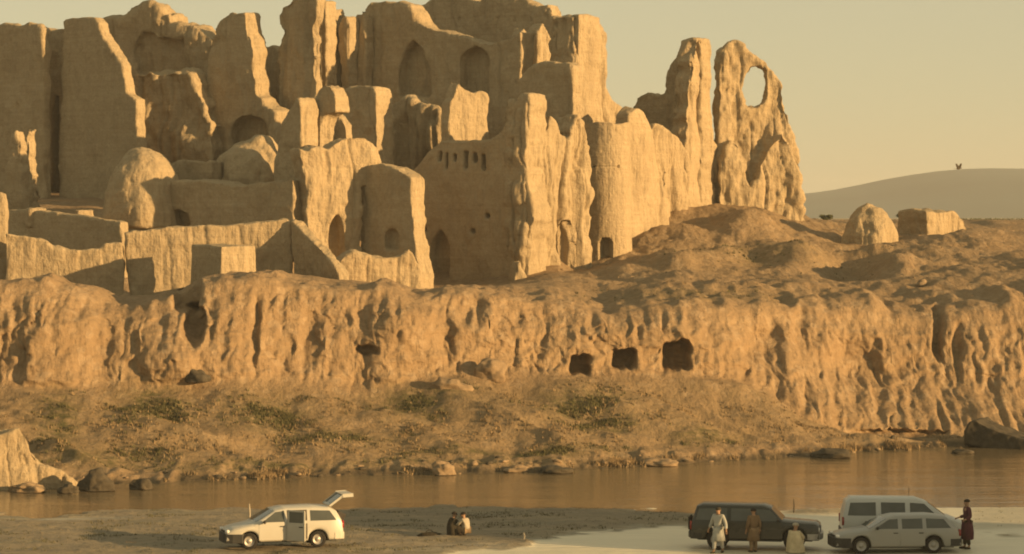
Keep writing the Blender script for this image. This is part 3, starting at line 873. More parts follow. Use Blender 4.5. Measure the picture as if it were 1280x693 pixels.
t = empty('domed_house', at(250, 290, 181), 'domed mud house in shade behind the enclosure wall', 'house')
def dome_bm(px, pyt, pyb, hw, Y, squash=0.6):
    bm = bmesh.new()
    c = at(px, pyb, Y); r = hw * Y / F; zt = at(px, pyt, Y).z; h = zt - c.z
    lathe_solid(bm, (c.x, c.y), [(r * 1.05, c.z - 0.5), (r * 1.03, c.z + h * (1 - squash))] + [(r * math.cos(a), c.z + h * (1 - squash) + h * squash * math.sin(a)) for a in (0.25, 0.5, 0.75, 1.0, 1.2, 1.4, 1.52)])
    return bm
weather('dome', dome_bm(180, 184, 275, 50, 184.5, 0.9), voxel=0.11, groove=0.10, lump=0.2, seed=81, parent=t)
bm = bmesh.new(); wall(bm, 240, 186, -20, [(186, 214), (222, 199), (240, 202), (263, 201), (266, 260), (186, 260)], 1.3, seed=82, rough=0.8)
weather('upper_room', bm, voxel=0.1, groove=0.05, seed=83, parent=t)
bm = bmesh.new(); wall(bm, 270, 181, -22, [(190, 228), (230, 226), (262, 227), (300, 232), (330, 228), (366, 224), (368, 320), (190, 320)], 2.0, niches=[arch(195, 236, 262, 300, False)], depth=1.0, seed=84, rough=0.9)
weather('front_wall', bm, voxel=0.1, groove=0.08, lump=0.12, seed=85, parent=t)
weather('dome', dome_bm(318, 173, 300, 54, 187.5), voxel=0.11, groove=0.15, lump=0.35, seed=86, parent=t)
# gatehouse: pillars, lit face, shaded room
t = empty('ruined_gatehouse', at(440, 345, 178), 'ruined gatehouse with twin sunlit pillars above a pointed doorway', 'ruin')
bm = bmesh.new(); wall(bm, 372, 180.5, -32, [(342, 240), (346, 180), (352, 152), (362, 133), (371, 121), (374, 128), (376, 150), (377, 240)], 1.5, seed=87, rough=1.0)
weather('pillar', bm, voxel=0.1, groove=0.08, seed=88, parent=t)
bm = bmesh.new(); wall(bm, 404, 181.5, -25, [(391, 240), (391, 125), (396, 112), (404, 105), (413, 108), (419, 120), (420, 140), (405, 145), (400, 160), (400, 240)], 1.5, seed=89, rough=0.8)
wall(bm, 404, 181.7, 35, [(398, 240), (399, 140), (408, 134), (414, 140), (415, 240)], 1.0, seed=90, rough=0.6)
weather('pillar', bm, voxel=0.1, groove=0.06, seed=91, parent=t)
bm = bmesh.new(); wall(bm, 428, 184, -25, [(415, 240), (416, 140), (424, 146), (431, 156), (433, 172), (430, 240)], 0.8, seed=92, rough=0.6)
weather('broken_arch', bm, voxel=0.09, groove=0.04, seed=93, parent=t)
bm = bmesh.new()
wall(bm, 415, 178, 26, [(374, 186), (384, 190), (395, 184), (410, 188), (418, 180), (428, 173), (442, 171), (456, 172), (468, 179), (476, 190), (479, 206), (478, 230), (452, 232), (453, 380), (389, 380), (386, 300), (382, 230)], 1.6,
     niches=[arch(413, 430, 266, 335)], depth=1.3, seed=94, rough=1.2)
weather('lit_wall', bm, voxel=0.1, groove=0.10, lump=0.14, fine=0.07, seed=95, parent=t, mat='adobe_pale')
bm = bmesh.new(); wall(bm, 470, 178.5, -30, [(449, 222), (460, 208), (475, 205), (492, 209), (504, 216), (513, 223), (515, 260), (518, 300), (524, 340), (525, 390), (449, 390)], 1.3,
                       niches=[arch(481, 498, 286, 312, False)], depth=0.5, seed=96, rough=0.8)
weather('shaded_wall', bm, voxel=0.1, groove=0.05, lump=0.08, seed=97, parent=t)
bm = bmesh.new()
pl = Plane(470, 172, 0)
c = at(468, 340, 176.5)
wall(bm, 470, 170, 14, [(419, 400), (420, 335), (428, 322), (444, 316), (462, 321), (484, 323), (500, 320), (511, 312), (518, 320), (526, 335), (530, 400)], 1.2, seed=98, rough=1.0)
weather('front_parapet', bm, voxel=0.1, groove=0.09, lump=0.2, seed=99, parent=t, mat='adobe_pale')
bm = bmesh.new(); wall(bm, 448, 191, -26, [(418, 260), (419, 122), (428, 114), (440, 110), (455, 108), (466, 108), (470, 116), (472, 260)], 1.9, seed=100)
single('ruined_wall', 'round-shouldered wall stump with a lit right edge behind the gatehouse', 'ruined wall', bm, RG, groove=0.15, lump=0.18, seed=101)
single('rubble_mound', 'shaded heap of eroded wall between the gatehouse and the palace block', 'mound',
       W(520, 195, -20, [(466, 190), (476, 150), (490, 128), (508, 122), (530, 132), (548, 140), (562, 170), (566, 260), (462, 260)], 3.0, seed=102), None, groove=0.35, lump=0.4, seed=103)
# --- right: two stumps on the plateau
def stump():
    bm = bmesh.new()
    Y = 200; c = at(1087, 310, Y); s = Y / F
    lathe_solid(bm, (c.x, c.y), [(34 * s, c.z - 0.6), (32 * s, c.z + 15 * s), (28 * s, c.z + 30 * s), (22 * s, c.z + 42 * s), (14 * s, c.z + 51 * s), (4 * s, c.z + 56 * s)], 28)
    single('wall_stump', 'rounded pointed stump of mud wall on the right-hand plateau', 'ruin', bm, None, voxel=0.1, groove=0.12, lump=0.22, seed=105)
    bm = bmesh.new()
    wall(bm, 1160, 204, -34, [(1123, 264), (1140, 262), (1161, 264), (1161, 320), (1122, 320)], 2.2, seed=106, rough=0.8)
    wall(bm, 1160, 204, 40, [(1158, 264), (1178, 265), (1192, 264), (1205, 274), (1214, 290), (1216, 320), (1158, 320)], 1.8, seed=107, rough=1.2)
    single('wall_stump', 'square block of mud wall right of the rounded stump', 'ruin', bm, None, voxel=0.1, groove=0.14, lump=0.18, seed=108)
stump()
# ------------------------------------------------------------------ rocks, stones, growth
def rock_mesh(name, sx, sy, sz, seed, sub=4, flat=0.25):
    bm = bmesh.new()
    bmesh.ops.create_icosphere(bm, subdivisions=sub, radius=1.0)
    v = np.array([p.co[:] for p in bm.verts])
    o = seed * 3.7
    d = 1 + 0.32 * fbm(v[:, 0] * 1.1 + o, v[:, 1] * 1.1, v[:, 2] * 1.1, seed, 4)
    q = np.round(v * 2.2) / 2.2
    v = (0.75 * v + 0.25 * q) * d[:, None] * np.array([sx, sy, sz])
    v[:, 2] = np.maximum(v[:, 2], -flat * sz)
    for p, c in zip(bm.verts, v): p.co = c
    return bm_mesh(name, bm, True)

WATERLINE = 0
def rock(px, py, wpx, hpx, label, mat='rock', seed=1, Y=None, group=None):
    p = on_bank(px, py) if Y is None else at(px, py, CAM_H * F / (py - HY))
    s = p.y / F
    o = link('rock', rock_mesh('rock', wpx * s / 2, wpx * s * 0.42, hpx * s * 0.75, seed), M[mat], loc=p + Vector((0, 0, 0.22 * hpx * s if Y is not None else -0.12 * hpx * s)))
    return tag(o, label, 'rock', group)

single('rock', 'pale eroded outcrop sloping down to the water at the lower left edge', 'rock',
       W(30, 123.6, 16, [(-30, 630), (-28, 555), (-8, 543), (10, 541), (24, 534), (34, 546), (40, 564), (50, 580), (66, 587), (82, 592), (95, 604), (98, 626)], 1.8, seed=120, rough=2.4), None, voxel=0.07, groove=0.12, lump=0.24, fine=0.07, seed=121, gs=2)
rock(121, 614, 40, 27, 'dark round boulder at the waterline near the lower left', 'dark_rock', 3, WATERLINE)
rock(86, 617, 22, 14, 'small dark rock between the pale outcrop and the dark boulder', 'dark_rock', 4, WATERLINE)
rock(176, 612, 30, 13, 'flat dark rock at the waterline right of the dark boulder', 'dark_rock', 5, WATERLINE)
rock(36, 615, 44, 14, 'low mossy rock at the foot of the pale outcrop', 'rock', 6, WATERLINE)
rock(555, 594, 30, 18, 'pale rock with dark base standing in the water below mid bank', 'rock', 7, WATERLINE)
rock(246, 472, 30, 18, 'dark rock resting at the foot of the cliff below the dark gash', 'dark_rock', 8)
rock(614, 470, 42, 26, 'grey boulder leaning on the cliff foot left of the caves', 'rock', 9)
rock(562, 484, 46, 20, 'large pale lump of fallen earth on the upper slope', 'rock', 10)
rock(1040, 572, 46, 11, 'low dark rock at the waterline below the right cliff', 'dark_rock', 11, WATERLINE)
rock(826, 582, 44, 8, 'long flat rock at the waterline left of centre right', 'rock', 12, WATERLINE)
rock(690, 591, 40, 10, 'dark flat rock at the waterline below the caves', 'dark_rock', 13, WATERLINE)
rock(645, 590, 30, 9, 'brown flat rock left of the dark flat one at the waterline', 'rock', 14, WATERLINE)
rock(1202, 567, 26, 6, 'small flat rock in the shallows under the leaning slab', 'dark_rock', 15, WATERLINE)
rock(1152, 356, 14, 9, 'small rock lying on the plateau below the square stump', 'rock', 16)
o = single('rock', 'dark leaning slab of fallen cliff at the right water edge', 'rock',
           W(1235, 145.6, -14, [(1203, 556), (1206, 540), (1211, 528), (1219, 525), (1232, 532), (1250, 540), (1272, 547), (1310, 556), (1320, 575), (1260, 568), (1225, 560)], 2.2, seed=122, rough=0.8),
           None, voxel=0.07, groove=0.04, lump=0.10, seed=123, mat='dark_rock')
stone_me = [rock_mesh('stone', 1, 0.8, 0.6, 40 + i, 2) for i in range(6)]
for i in range(90):
    px = random.uniform(-40, 1320)
    k = np.interp(px, [a for a, b, c in SHORE], [b for a, b, c in SHORE])
    X = (px - CX) / F * k
    Y = k + random.uniform(-0.6, 1.6)
    me = stone_me[i % 6]
    o = link('stone', me, None if len(me.materials) else M['rock' if i % 3 else 'dark_rock'], loc=(X, Y, max(ground_z(X, Y), -0.05)))
    s = random.uniform(0.06, 0.17) * random.choice([1, 1, 1.4])
    o.scale = (s * 1.3, s, s * random.uniform(0.7, 1.3)); o.rotation_euler = (0, 0, random.uniform(0, 6.28))
    tag(o, 'small brown stone lying along the far waterline' if me.materials[0] == M['rock'] else 'small dark stone lying along the far waterline', 'stone', 'stones along the far waterline')

def blades(name, pts, hs, mat, n=6, spread=0.16, wid=0.035):
    """tufts of upright blades, one mesh"""
    v, f = [], []
    rng = np.random.default_rng(5)
    for (x, y, z), h in zip(pts, hs):
        for _ in range(n):
            a = rng.uniform(0, 6.28); r = rng.uniform(0, spread)
            bx_, by_ = x + r * math.cos(a), y + r * math.sin(a)
            t = rng.uniform(0, 6.28); dx, dy = wid * math.cos(t), wid * math.sin(t)
            hh = h * rng.uniform(0.6, 1.2); lx, ly = rng.normal(0, 0.22, 2) * hh
            k = len(v)
            v += [(bx_ - dx, by_ - dy, z - 0.05), (bx_ + dx, by_ + dy, z - 0.05), (bx_ + lx, by_ + ly, z + hh)]
            f.append((k, k + 1, k + 2))
    return link(name, mesh_from(name, np.array(v), np.array(f), False), M[mat])

def scatter(weight, n, seed):
    rng = np.random.default_rng(seed)
    w = np.clip(weight.ravel(), 0, None) ** 1.5
    w = w * (PXd > -120) * (PXd < 1400)
    # grid cells differ in size: weigh by local area
    cellx = np.gradient(xs)[:, None] * np.ones_like(TX); celly = np.abs(np.gradient(TY, axis=1))
    w = w * (cellx * celly).ravel()
    k = rng.choice(len(w), n, p=w / w.sum())
    return tv[k] + np.stack([rng.uniform(-.06, .06, n), rng.uniform(-.06, .06, n), 0 * k], -1)
clump = np.clip(0.5 + 0.9 * fbm(TX * 0.8, TY * 0.8, 0, 97, 3), 0, 2)
p = scatter((dry * w_slope + 0.25 * dry * w_top) * clump, 3000, 3)
tag(blades('dry_grass', p, np.random.default_rng(1).uniform(0.05, 0.15, len(p)), 'dry_grass'), kind='stuff')
p = scatter((green * (w_slope + 0.4 * w_top)) * clump ** 2, 3200, 4)
tag(blades('green_grass', p, np.random.default_rng(2).uniform(0.05, 0.16, len(p)), 'green_grass'), kind='stuff')
shore_w = np.exp(-((TZ2 - 0.12) / 0.10) ** 2) * (SG > 0.8) * (SG < 1.5) * clump ** 2 * sstep(180, 260, PX)
p = scatter(shore_w, 2600, 6)
tag(blades('shore_sedge', p, np.random.default_rng(3).uniform(0.10, 0.24, len(p)), 'dry_grass', 5), kind='stuff')
rng = np.random.default_rng(9)
k = rng.choice(NX.size, 2600, p=((np.clip(land - pale - 0.3, 0, 1) * (NY > 97) * (np.abs(NX) < 24) * np.clip(fbm(NX * 0.7, NY * 1.1, 0, 15, 3), 0, 1) ** 1.5).ravel() / (np.clip(land - pale - 0.3, 0, 1) * (NY > 97) * (np.abs(NX) < 24) * np.clip(fbm(NX * 0.7, NY * 1.1, 0, 15, 3), 0, 1) ** 1.5).sum()))
p = np.stack([NX.ravel()[k], NY.ravel()[k], NZ.ravel()[k]], -1)
tag(blades('mud_grass', p, rng.uniform(0.03, 0.09, len(p)), 'green_grass', 4, 0.12, 0.02), kind='stuff')

def leaf_cloud(bm, c, r, n, size, rng):
    for _ in range(n):
        d = Vector((rng.gauss(0, 1), rng.gauss(0, 1), rng.gauss(0, 1))).normalized() * (rng.random() ** 0.4)
        p = Vector(c) + Vector((d.x * r[0], d.y * r[1], d.z * r[2]))
        a = Vector((rng.gauss(0, 1), rng.gauss(0, 1), rng.gauss(0, 1))).normalized() * size * rng.uniform(0.6, 1.3)
        b = a.orthogonal().normalized() * size * 0.5
        bm.faces.new([bm.verts.new(p - a), bm.verts.new(p + b), bm.verts.new(p + a), bm.verts.new(p - b)])

def stem_mesh(bm, p0, p1, r0, r1, n=6):
    d = (Vector(p1) - Vector(p0)).normalized(); u = d.orthogonal().normalized(); w = d.cross(u)
    A = [bm.verts.new(Vector(p0) + (u * math.cos(6.2832 * i / n) + w * math.sin(6.2832 * i / n)) * r0) for i in range(n)]
    B = [bm.verts.new(Vector(p1) + (u * math.cos(6.2832 * i / n) + w * math.sin(6.2832 * i / n)) * r1) for i in range(n)]
    for i in range(n): bm.faces.new((A[i], A[(i + 1) % n], B[(i + 1) % n], B[i]))
    bm.faces.new(A); bm.faces.new(B)

def plant(name, label, cat, loc, w, h, seed, crown_mat='bush', n=420, trunk=0.25, group=None):
    rng = random.Random(seed)
    t = empty(name, loc, label, cat, group)
    bm = bmesh.new()
    stem_mesh(bm, (0, 0, -0.1 * h), (0.04 * w, 0, h * trunk), 0.06 * h, 0.045 * h)
    for _ in range(4):
        stem_mesh(bm, (0.04 * w, 0, h * trunk), (rng.uniform(-.3, .3) * w, rng.uniform(-.2, .2) * w, h * rng.uniform(.55, .8)), 0.04 * h, 0.015 * h)
    link('trunk', bm_mesh('trunk', bm), M['dark_rock'], t)
    bm = bmesh.new()
    for _ in range(7):
        c = (rng.uniform(-.3, .3) * w, rng.uniform(-.25, .25) * w, h * rng.uniform(trunk + .2, .85))
        leaf_cloud(bm, c, (w * rng.uniform(.14, .26), w * .2, h * rng.uniform(.12, .22)), n // 7, min(w, h) * 0.17, rng)
    link('crown', bm_mesh('crown', bm), M[crown_mat], t)
    return t
for i, (px, py, w, h, lab) in enumerate([(1016, 266, 18, 6, 'left of two low dark bushes beside the arch ruin on the skyline'),
                                         (1031, 266, 22, 7, 'right of two low dark bushes beside the arch ruin on the skyline'),
                                         (1128, 275, 16, 9, 'dark bush between the two wall stumps on the plateau')]):
    p = at(px, py, 232); p.z = min(p.z, ground_z(p.x, p.y) + 0.05)
    plant('bush', lab, 'bush', p, w * 232 / F, h * 232 / F * 1.2, 60 + i, group='bushes on the skyline', trunk=0.1)
def bird():
    """a dark bird in flight, wings raised: body, head, tail and two wings"""
    t = empty('bird', at(1198, 211, 260), 'dark bird flying low in front of the hazy hill crest', 'bird', None, R(25))
    bm = bmesh.new(); bmesh.ops.create_icosphere(bm, subdivisions=3, radius=1.0)
    for v in bm.verts:
        x = v.co.x
        k = 1.0 - 0.55 * max(0, -x) ** 1.5 - 0.35 * max(0, x) ** 2
        v.co = Vector((x * .26, v.co.y * .085 * k, v.co.z * .09 * k + .03 * x))
    body = link('body', bm_mesh('body', bm, True), M['dark_rock'], t)
    bm = bmesh.new(); bmesh.ops.create_icosphere(bm, subdivisions=2, radius=.055)
    for v in bm.verts: v.co = v.co + Vector((.29, 0, .05)) + Vector((.05 * max(0, v.co.x / .055) ** 3, 0, 0))
    link('head', bm_mesh('head', bm, True), M['dark_rock'], t)
    bm = bmesh.new(); box_ = [(-.22, -.03), (-.48, -.10), (-.50, 0), (-.48, .10), (-.22, .03)]
    A = [bm.verts.new((x, y, -.005)) for x, y in box_]; B = [bm.verts.new((x, y, .008)) for x, y in box_]
    bm.faces.new(A); bm.faces.new(B)
    for q in range(5): bm.faces.new((A[q], A[(q + 1) % 5], B[(q + 1) % 5], B[q]))
    link('tail', bm_mesh('tail', bm), M['dark_rock'], t)
    for s in (-1, 1):
        bm = bmesh.new()
        pts = [(.16, .04, .03), (.19, .22, .22), (.10, .42, .46), (-.06, .40, .44), (-.10, .24, .23), (-.14, .04, .03)]
        A = [bm.verts.new((x, s * y, z)) for x, y, z in pts]; B = [bm.verts.new((x, s * y * .97, z + .018)) for x, y, z in pts]
        for q in ((0, 1, 4, 5), (1, 2, 3, 4)):
            bm.faces.new([A[w] for w in q]); bm.faces.new([B[w] for w in reversed(q)])
        for q in range(6): bm.faces.new((A[q], A[(q + 1) % 6], B[(q + 1) % 6], B[q]))
        link('wing', bm_mesh('wing', bm), M['dark_rock'], t)
bird()
bm = bmesh.new(); rng = random.Random(80)
for _ in range(90):
    px = rng.uniform(1205, 1330); p = at(px, 274.5, 330)
    leaf_cloud(bm, (p.x, 330 + rng.uniform(-6, 6), 11.6), (0.5, 0.5, 0.32), 26, 0.10, rng)
for _ in range(50):
    px = rng.uniform(990, 1215); p = at(px, 274.5, 420)
    leaf_cloud(bm, (p.x, 420 + rng.uniform(-6, 6), 11.45), (0.6, 0.5, 0.2), 14, 0.10, rng)
tag(link('scrub', bm_mesh('scrub', bm), M['bush']), kind='stuff')
# ------------------------------------------------------------------ vehicles
def paint(name, c, rough=0.3, metal=0.0, dust=0.35):
    t = NT(name)
    tc = t.node('ShaderNodeTexCoord')
    n = t.node('ShaderNodeTexNoise'); n.inputs['Scale'].default_value = 3.0; n.inputs['Detail'].default_value = 5
    t.l.new(tc.outputs['Object'], n.inputs['Vector'])
    sp = t.node('ShaderNodeSeparateXYZ'); t.l.new(tc.outputs['Object'], sp.inputs[0])
    low = t.node('ShaderNodeMapRange'); low.inputs[1].default_value = 0.2; low.inputs[2].default_value = 1.0
    low.inputs[3].default_value = dust; low.inputs[4].default_value = dust * 0.25
    t.l.new(sp.outputs[2], low.inputs[0])
    m = t.node('ShaderNodeMath', operation='MULTIPLY'); t.l.new(low.outputs[0], m.inputs[0]); t.l.new(t.ramp(n.outputs['Fac'], [(0.3, 0.5), (0.7, 1.0)]), m.inputs[1])
    cc = t.mix(m.outputs[0], c, (0.30, 0.24, 0.15))
    rr = t.node('ShaderNodeMapRange'); rr.inputs[3].default_value = rough; rr.inputs[4].default_value = 0.9
    t.l.new(m.outputs[0], rr.inputs[0])
    return t.done(cc, rr.outputs[0], None, 0.5, metal)
M['white_paint'] = paint('white_paint', (0.44, 0.44, 0.40))
M['silver_paint'] = paint('silver_paint', (0.27, 0.28, 0.275), 0.32, 0.25)
M['van_paint'] = paint('van_paint', (0.44, 0.46, 0.45))
M['black_paint'] = paint('black_paint', (0.016, 0.022, 0.021), 0.25, 0.0, 0.12)
M['car_glass'] = simple('car_glass', (0.07, 0.08, 0.074), 0.08, 2.0, 0.2, 0.5, 0)
M['tyre'] = simple('tyre_rubber', (0.02, 0.019, 0.018), 0.85, 8.0, 0.3, 0.2, 0)
M['rim'] = simple('wheel_rim', (0.33, 0.32, 0.30), 0.4, 8.0, 0.2, 0.5, 0, 0.4)
M['trim'] = simple('dark_trim', (0.035, 0.036, 0.035), 0.6, 5.0, 0.3, 0.3, 0)
M['lamp'] = simple('headlamp_lens', (0.75, 0.75, 0.72), 0.12, 5.0, 0.1, 0.8, 0)
M['tail'] = simple('tail_lamp_lens', (0.25, 0.02, 0.015), 0.2, 5.0, 0.2, 0.6, 0)
M['cabin_shade'] = simple('shaded_cabin', (0.06, 0.055, 0.05), 0.9, 5.0, 0.3, 0.1, 0)  # dark colour stands in for the shade inside a car

def box(bm, c, s, bev=0.0, rot=None):
    r = bmesh.ops.create_cube(bm, size=1.0)
    vs = r['verts']
    for v in vs:
        p = Vector((v.co.x * s[0], v.co.y * s[1], v.co.z * s[2]))
        if rot is not None: p = rot @ p
        v.co = p + Vector(c)
    if bev:
        bmesh.ops.bevel(bm, geom=list({e for v in vs for e in v.link_edges}), offset=bev, segments=2, affect='EDGES')

class Car:
    def __init__(s, name, label, cat, loc, heading, L, Wd, top, belt, sill, xf, xr, r, mat, group=None, zs=1.0):
        s.L, s.W, s.top, s.belt, s.sill, s.wx, s.r, s.mat = L, Wd, sorted(top), belt, sill, (xf, xr), r, mat
        s.tx = np.array([p[0] for p in s.top]); s.tz = np.array([p[1] for p in s.top])
        s.t = empty(name, loc, label, cat, group, heading)
        s.t.scale = (1, 1, zs); s.zs = zs
        s.body()
        s.wheels()
    def ztop(s, x): return float(np.interp(x, s.tx, s.tz))
    def hw(s, x):
        f = max(0.0, min(1.0, (abs(x) - (s.L / 2 - 0.6)) / 0.6))
        return s.W / 2 * (1 - 0.13 * f * f)
    def sec(s, x):
        hw, zt = s.hw(x), s.ztop(x)
        zbelt = min(s.belt, zt - 0.10)
        hr = hw - 0.03 - 0.30 * max(0.0, zt - 0.1 - zbelt)
        zb = s.sill
        for w in s.wx:
            ra = s.r + 0.065
            if abs(x - w) < ra: zb = max(zb, (s.r + math.sqrt(ra * ra - (x - w) ** 2) * 0.98) / s.zs)
        return hw, zb, zbelt, zt, hr
    def y(s, x, z):
        hw, zb, zbelt, zt, hr = s.sec(x)
        if z <= zbelt: return hw - 0.02 * max(0, (z - s.sill) / (zbelt - s.sill)) ** 2
        return hw - 0.02 + (hr - hw + 0.02) * min(1.0, (z - zbelt) / max(1e-3, zt - 0.07 - zbelt))
    def body(s):
        xs_ = sorted(set([round(x, 3) for x in np.arange(-s.L / 2, s.L / 2 + 1e-6, 0.045)] + [round(float(x), 3) for x in s.tx if abs(x) <= s.L / 2]))
        rows = []
        for x in xs_:
            hw, zb, zbelt, zt, hr = s.sec(x)
            z1 = min(zb + 0.08, zbelt - 0.01)
            h = [(hw - 0.22, zb), (hw - 0.03, zb), (hw, z1), (s.y(x, (z1 + zbelt) / 2), (z1 + zbelt) / 2), (hw - 0.02, zbelt), (hr, zt - 0.07), (hr - 0.09, zt - 0.008), (0.0, zt + 0.015)]
            rows.append([(x, a, b) for a, b in h] + [(x, -a, b) for a, b in reversed(h[:-1])])
        n = len(rows[0]); v = [p for r_ in rows for p in r_]
        f = []
        for i in range(len(rows) - 1):
            for j in range(n):
                k = (j + 1) % n
                f.append((i * n + j, i * n + k, (i + 1) * n + k, (i + 1) * n + j))
        f.append(tuple(range(n))); f.append(tuple(reversed(range((len(rows) - 1) * n, len(rows) * n))))
        bm = bmesh.new()
        vs = [bm.verts.new(p) for p in v]
        for q in f: bm.faces.new([vs[i] for i in q])
        link('body', bm_mesh('body', bm, True), M[s.mat], s.t)
        bm = bmesh.new()
        box(bm, (0, 0, s.sill + 0.12), (s.L - 0.5, s.W - 0.5, 0.35))
        link('underbody', bm_mesh('underbody', bm), M['trim'], s.t)
    def wheels(s):
        for w in s.wx:
            for sd in (1, -1):
                yc = sd * (s.W / 2 - 0.115)
                n = 28
                prof = [(s.r * 0.62, -0.09), (s.r * 0.93, -0.10), (s.r, -0.07), (s.r, 0.07), (s.r * 0.93, 0.10), (s.r * 0.62, 0.09)]
                v = [(rr * math.cos(6.28319 * i / n), yy, rr * math.sin(6.28319 * i / n)) for i in range(n) for rr, yy in prof]
                wh = link('wheel', mesh_from('wheel', np.array(v), grid_faces(n, 6, True)), M['tyre'], s.t, (w, yc, s.r / s.zs))
                wh.scale = (1, 1, 1 / s.zs)
                prof = [(0.0, 0.05), (s.r * 0.2, 0.055), (s.r * 0.24, 0.03), (s.r * 0.5, 0.02), (s.r * 0.57, 0.07), (s.r * 0.63, 0.075)]
                v = [(rr * math.cos(6.28319 * i / n), sd * yy, rr * math.sin(6.28319 * i / n)) for i in range(n) for rr, yy in prof]
                link('rim', mesh_from('rim', np.array(v), grid_faces(n, 6, True)), M['rim'], wh)
    def patch(s, name, q, mat, parent, sd=1, off=0.007, nx_=10, nz_=6, label=None):
        """panel following the body side: q = [(x,z) rear-low, front-low, front-high, rear-high]"""
        V = []
        for i in range(nx_ + 1):
            for j in range(nz_ + 1):
                a, b = i / nx_, j / nz_
                x = (q[0][0] * (1 - a) + q[1][0] * a) * (1 - b) + (q[3][0] * (1 - a) + q[2][0] * a) * b
                z = (q[0][1] * (1 - a) + q[1][1] * a) * (1 - b) + (q[3][1] * (1 - a) + q[2][1] * a) * b
                V.append((x, z))
        v = [(x, sd * (s.y(x, z) + off), z) for x, z in V] + [(x, sd * (s.y(x, z) - 0.012), z) for x, z in V]
        m = nz_ + 1; N = len(V)
        f = [tuple(r_) for r_ in grid_faces(nx_ + 1, m).tolist()] + [tuple(N + k for k in reversed(r_)) for r_ in grid_faces(nx_ + 1, m).tolist()]
        edge = [i * m for i in range(nx_ + 1)] + [nx_ * m + j for j in range(1, m)] + [i * m + nz_ for i in range(nx_ - 1, -1, -1)] + [j for j in range(nz_ - 1, 0, -1)]
        for a, b in zip(edge, edge[1:] + edge[:1]): f.append((a, b, N + b, N + a))
        bm = bmesh.new(); vs = [bm.verts.new(p) for p in v]
        for r_ in f: bm.faces.new([vs[k] for k in r_])
        o = link(name, bm_mesh(name, bm, False), M[mat], parent)
        if label: o['label'] = label
        return o
    def door(s, x0, x1, win, sides=(1, -1), handle_front=False):
        for sd in sides:
            d = s.patch('door', [(x0, s.sill + 0.05), (x1, s.sill + 0.05), (x1, s.belt - 0.015), (x0, s.belt - 0.015)], s.mat, s.t, sd)
            s.patch('window', win, 'car_glass', d, sd, 0.010)
            bm = bmesh.new(); hx_ = x0 + 0.14
            box(bm, (hx_, sd * (s.y(hx_, s.belt - 0.13) + 0.02), s.belt - 0.13), (0.17, 0.03, 0.035), 0.008)
            link('handle', bm_mesh('handle', bm), M['trim'], d)
    def glass_top(s, name, x0, x1, inset=0.13):
        v = []
        for i in range(9):
            x = x0 + (x1 - x0) * i / 8
            hw, zb, zbelt, zt, hr = s.sec(x)
            for j in range(9):
                y = (hr - inset) * (j / 4 - 1)
                v.append((x, y, zt + 0.015 * (1 - abs(j / 4 - 1)) + 0.008))
        link(name, mesh_from(name, np.array(v), grid_faces(9, 9)), M['car_glass'], s.t)
    def band(s, name, front, z0, z1, mat, out=0.05, wrap=0.5):
        e = (1 if front else -1)
        X = s.L / 2
        w = s.hw(X) + 0.02
        path = [(X - wrap, s.hw(X - wrap) + 0.015), (X - wrap * 0.4, s.hw(X - wrap * 0.4) + 0.02), (X + out * 0.2, w * 0.95), (X + out, w * 0.6), (X + out * 1.2, 0)]
        path = path + [(x, -y) for x, y in reversed(path[:-1])]
        bm = bmesh.new()
        o_ = [[bm.verts.new((e * x, y, z)) for x, y in path] for z in (z0, z1)]
        i_ = [[bm.verts.new((e * (x - 0.12), y * 0.9, z)) for x, y in path] for z in (z0, z1)]
        for k in range(len(path) - 1):
            bm.faces.new((o_[0][k], o_[0][k + 1], o_[1][k + 1], o_[1][k]))
            bm.faces.new((i_[0][k], i_[1][k], i_[1][k + 1], i_[0][k + 1]))
            bm.faces.new((o_[1][k], o_[1][k + 1], i_[1][k + 1], i_[1][k]))
            bm.faces.new((o_[0][k], i_[0][k], i_[0][k + 1], o_[0][k + 1]))
        for k in (0, -1): bm.faces.new((o_[0][k], o_[1][k], i_[1][k], i_[0][k]))
        return link(name, bm_mesh(name, bm), M[mat], s.t)
    def lamps(s, name, x, y, z, size, mat):
        for sd in (1, -1):
            bm = bmesh.new(); box(bm, (x, sd * y, z), size, 0.02)
            link(name, bm_mesh(name, bm, True), M[mat], s.t)
    def piece(s, name, c, size, mat, bev=0.015, rot=None):
        bm = bmesh.new(); box(bm, c, size, bev, rot)
        return link(name, bm_mesh(name, bm), M[mat], s.t)
    def mirrors(s, x, z):
        for sd in (1, -1):
            bm = bmesh.new(); box(bm, (x, sd * (s.W / 2 + 0.09), z), (0.10, 0.18, 0.12), 0.03)
            link('mirror', bm_mesh('mirror', bm, True), M['trim'], s.t)

def car_at(px, Y): 
    p = at(px, HY, Y); p.z = near_z(p.x, Y)
    return p

# white estate car, tailgate up, rear door open
c = Car('parked_car', 'white estate car with raised tailgate and open rear door on the mud bank', 'car', car_at(352, 101.3), math.pi + R(16), 4.3, 1.66,
        [(2.15, 0.50), (2.12, 0.66), (1.9, 0.76), (1.15, 0.92), (0.38, 1.37), (0.05, 1.44), (-1.0, 1.46), (-1.6, 1.43), (-1.88, 1.30), (-2.08, 0.95), (-2.15, 0.5)],
        0.93, 0.27, 1.33, -1.17, 0.30, 'white_paint')
c.door(0.0, 0.98, [(0.05, 0.96), (0.86, 0.96), (0.36, 1.31), (0.05, 1.34)])
c.door(-0.78, -0.05, [(-0.74, 0.96), (-0.05, 0.96), (-0.05, 1.34), (-0.74, 1.35)], sides=(-1,))
c.patch('side_window', [(-1.86, 0.97), (-0.9, 0.97), (-0.9, 1.34), (-1.62, 1.31)], 'car_glass', c.t, 1)
c.patch('side_window', [(-1.86, 0.97), (-0.9, 0.97), (-0.9, 1.34), (-1.62, 1.31)], 'car_glass', c.t, -1)
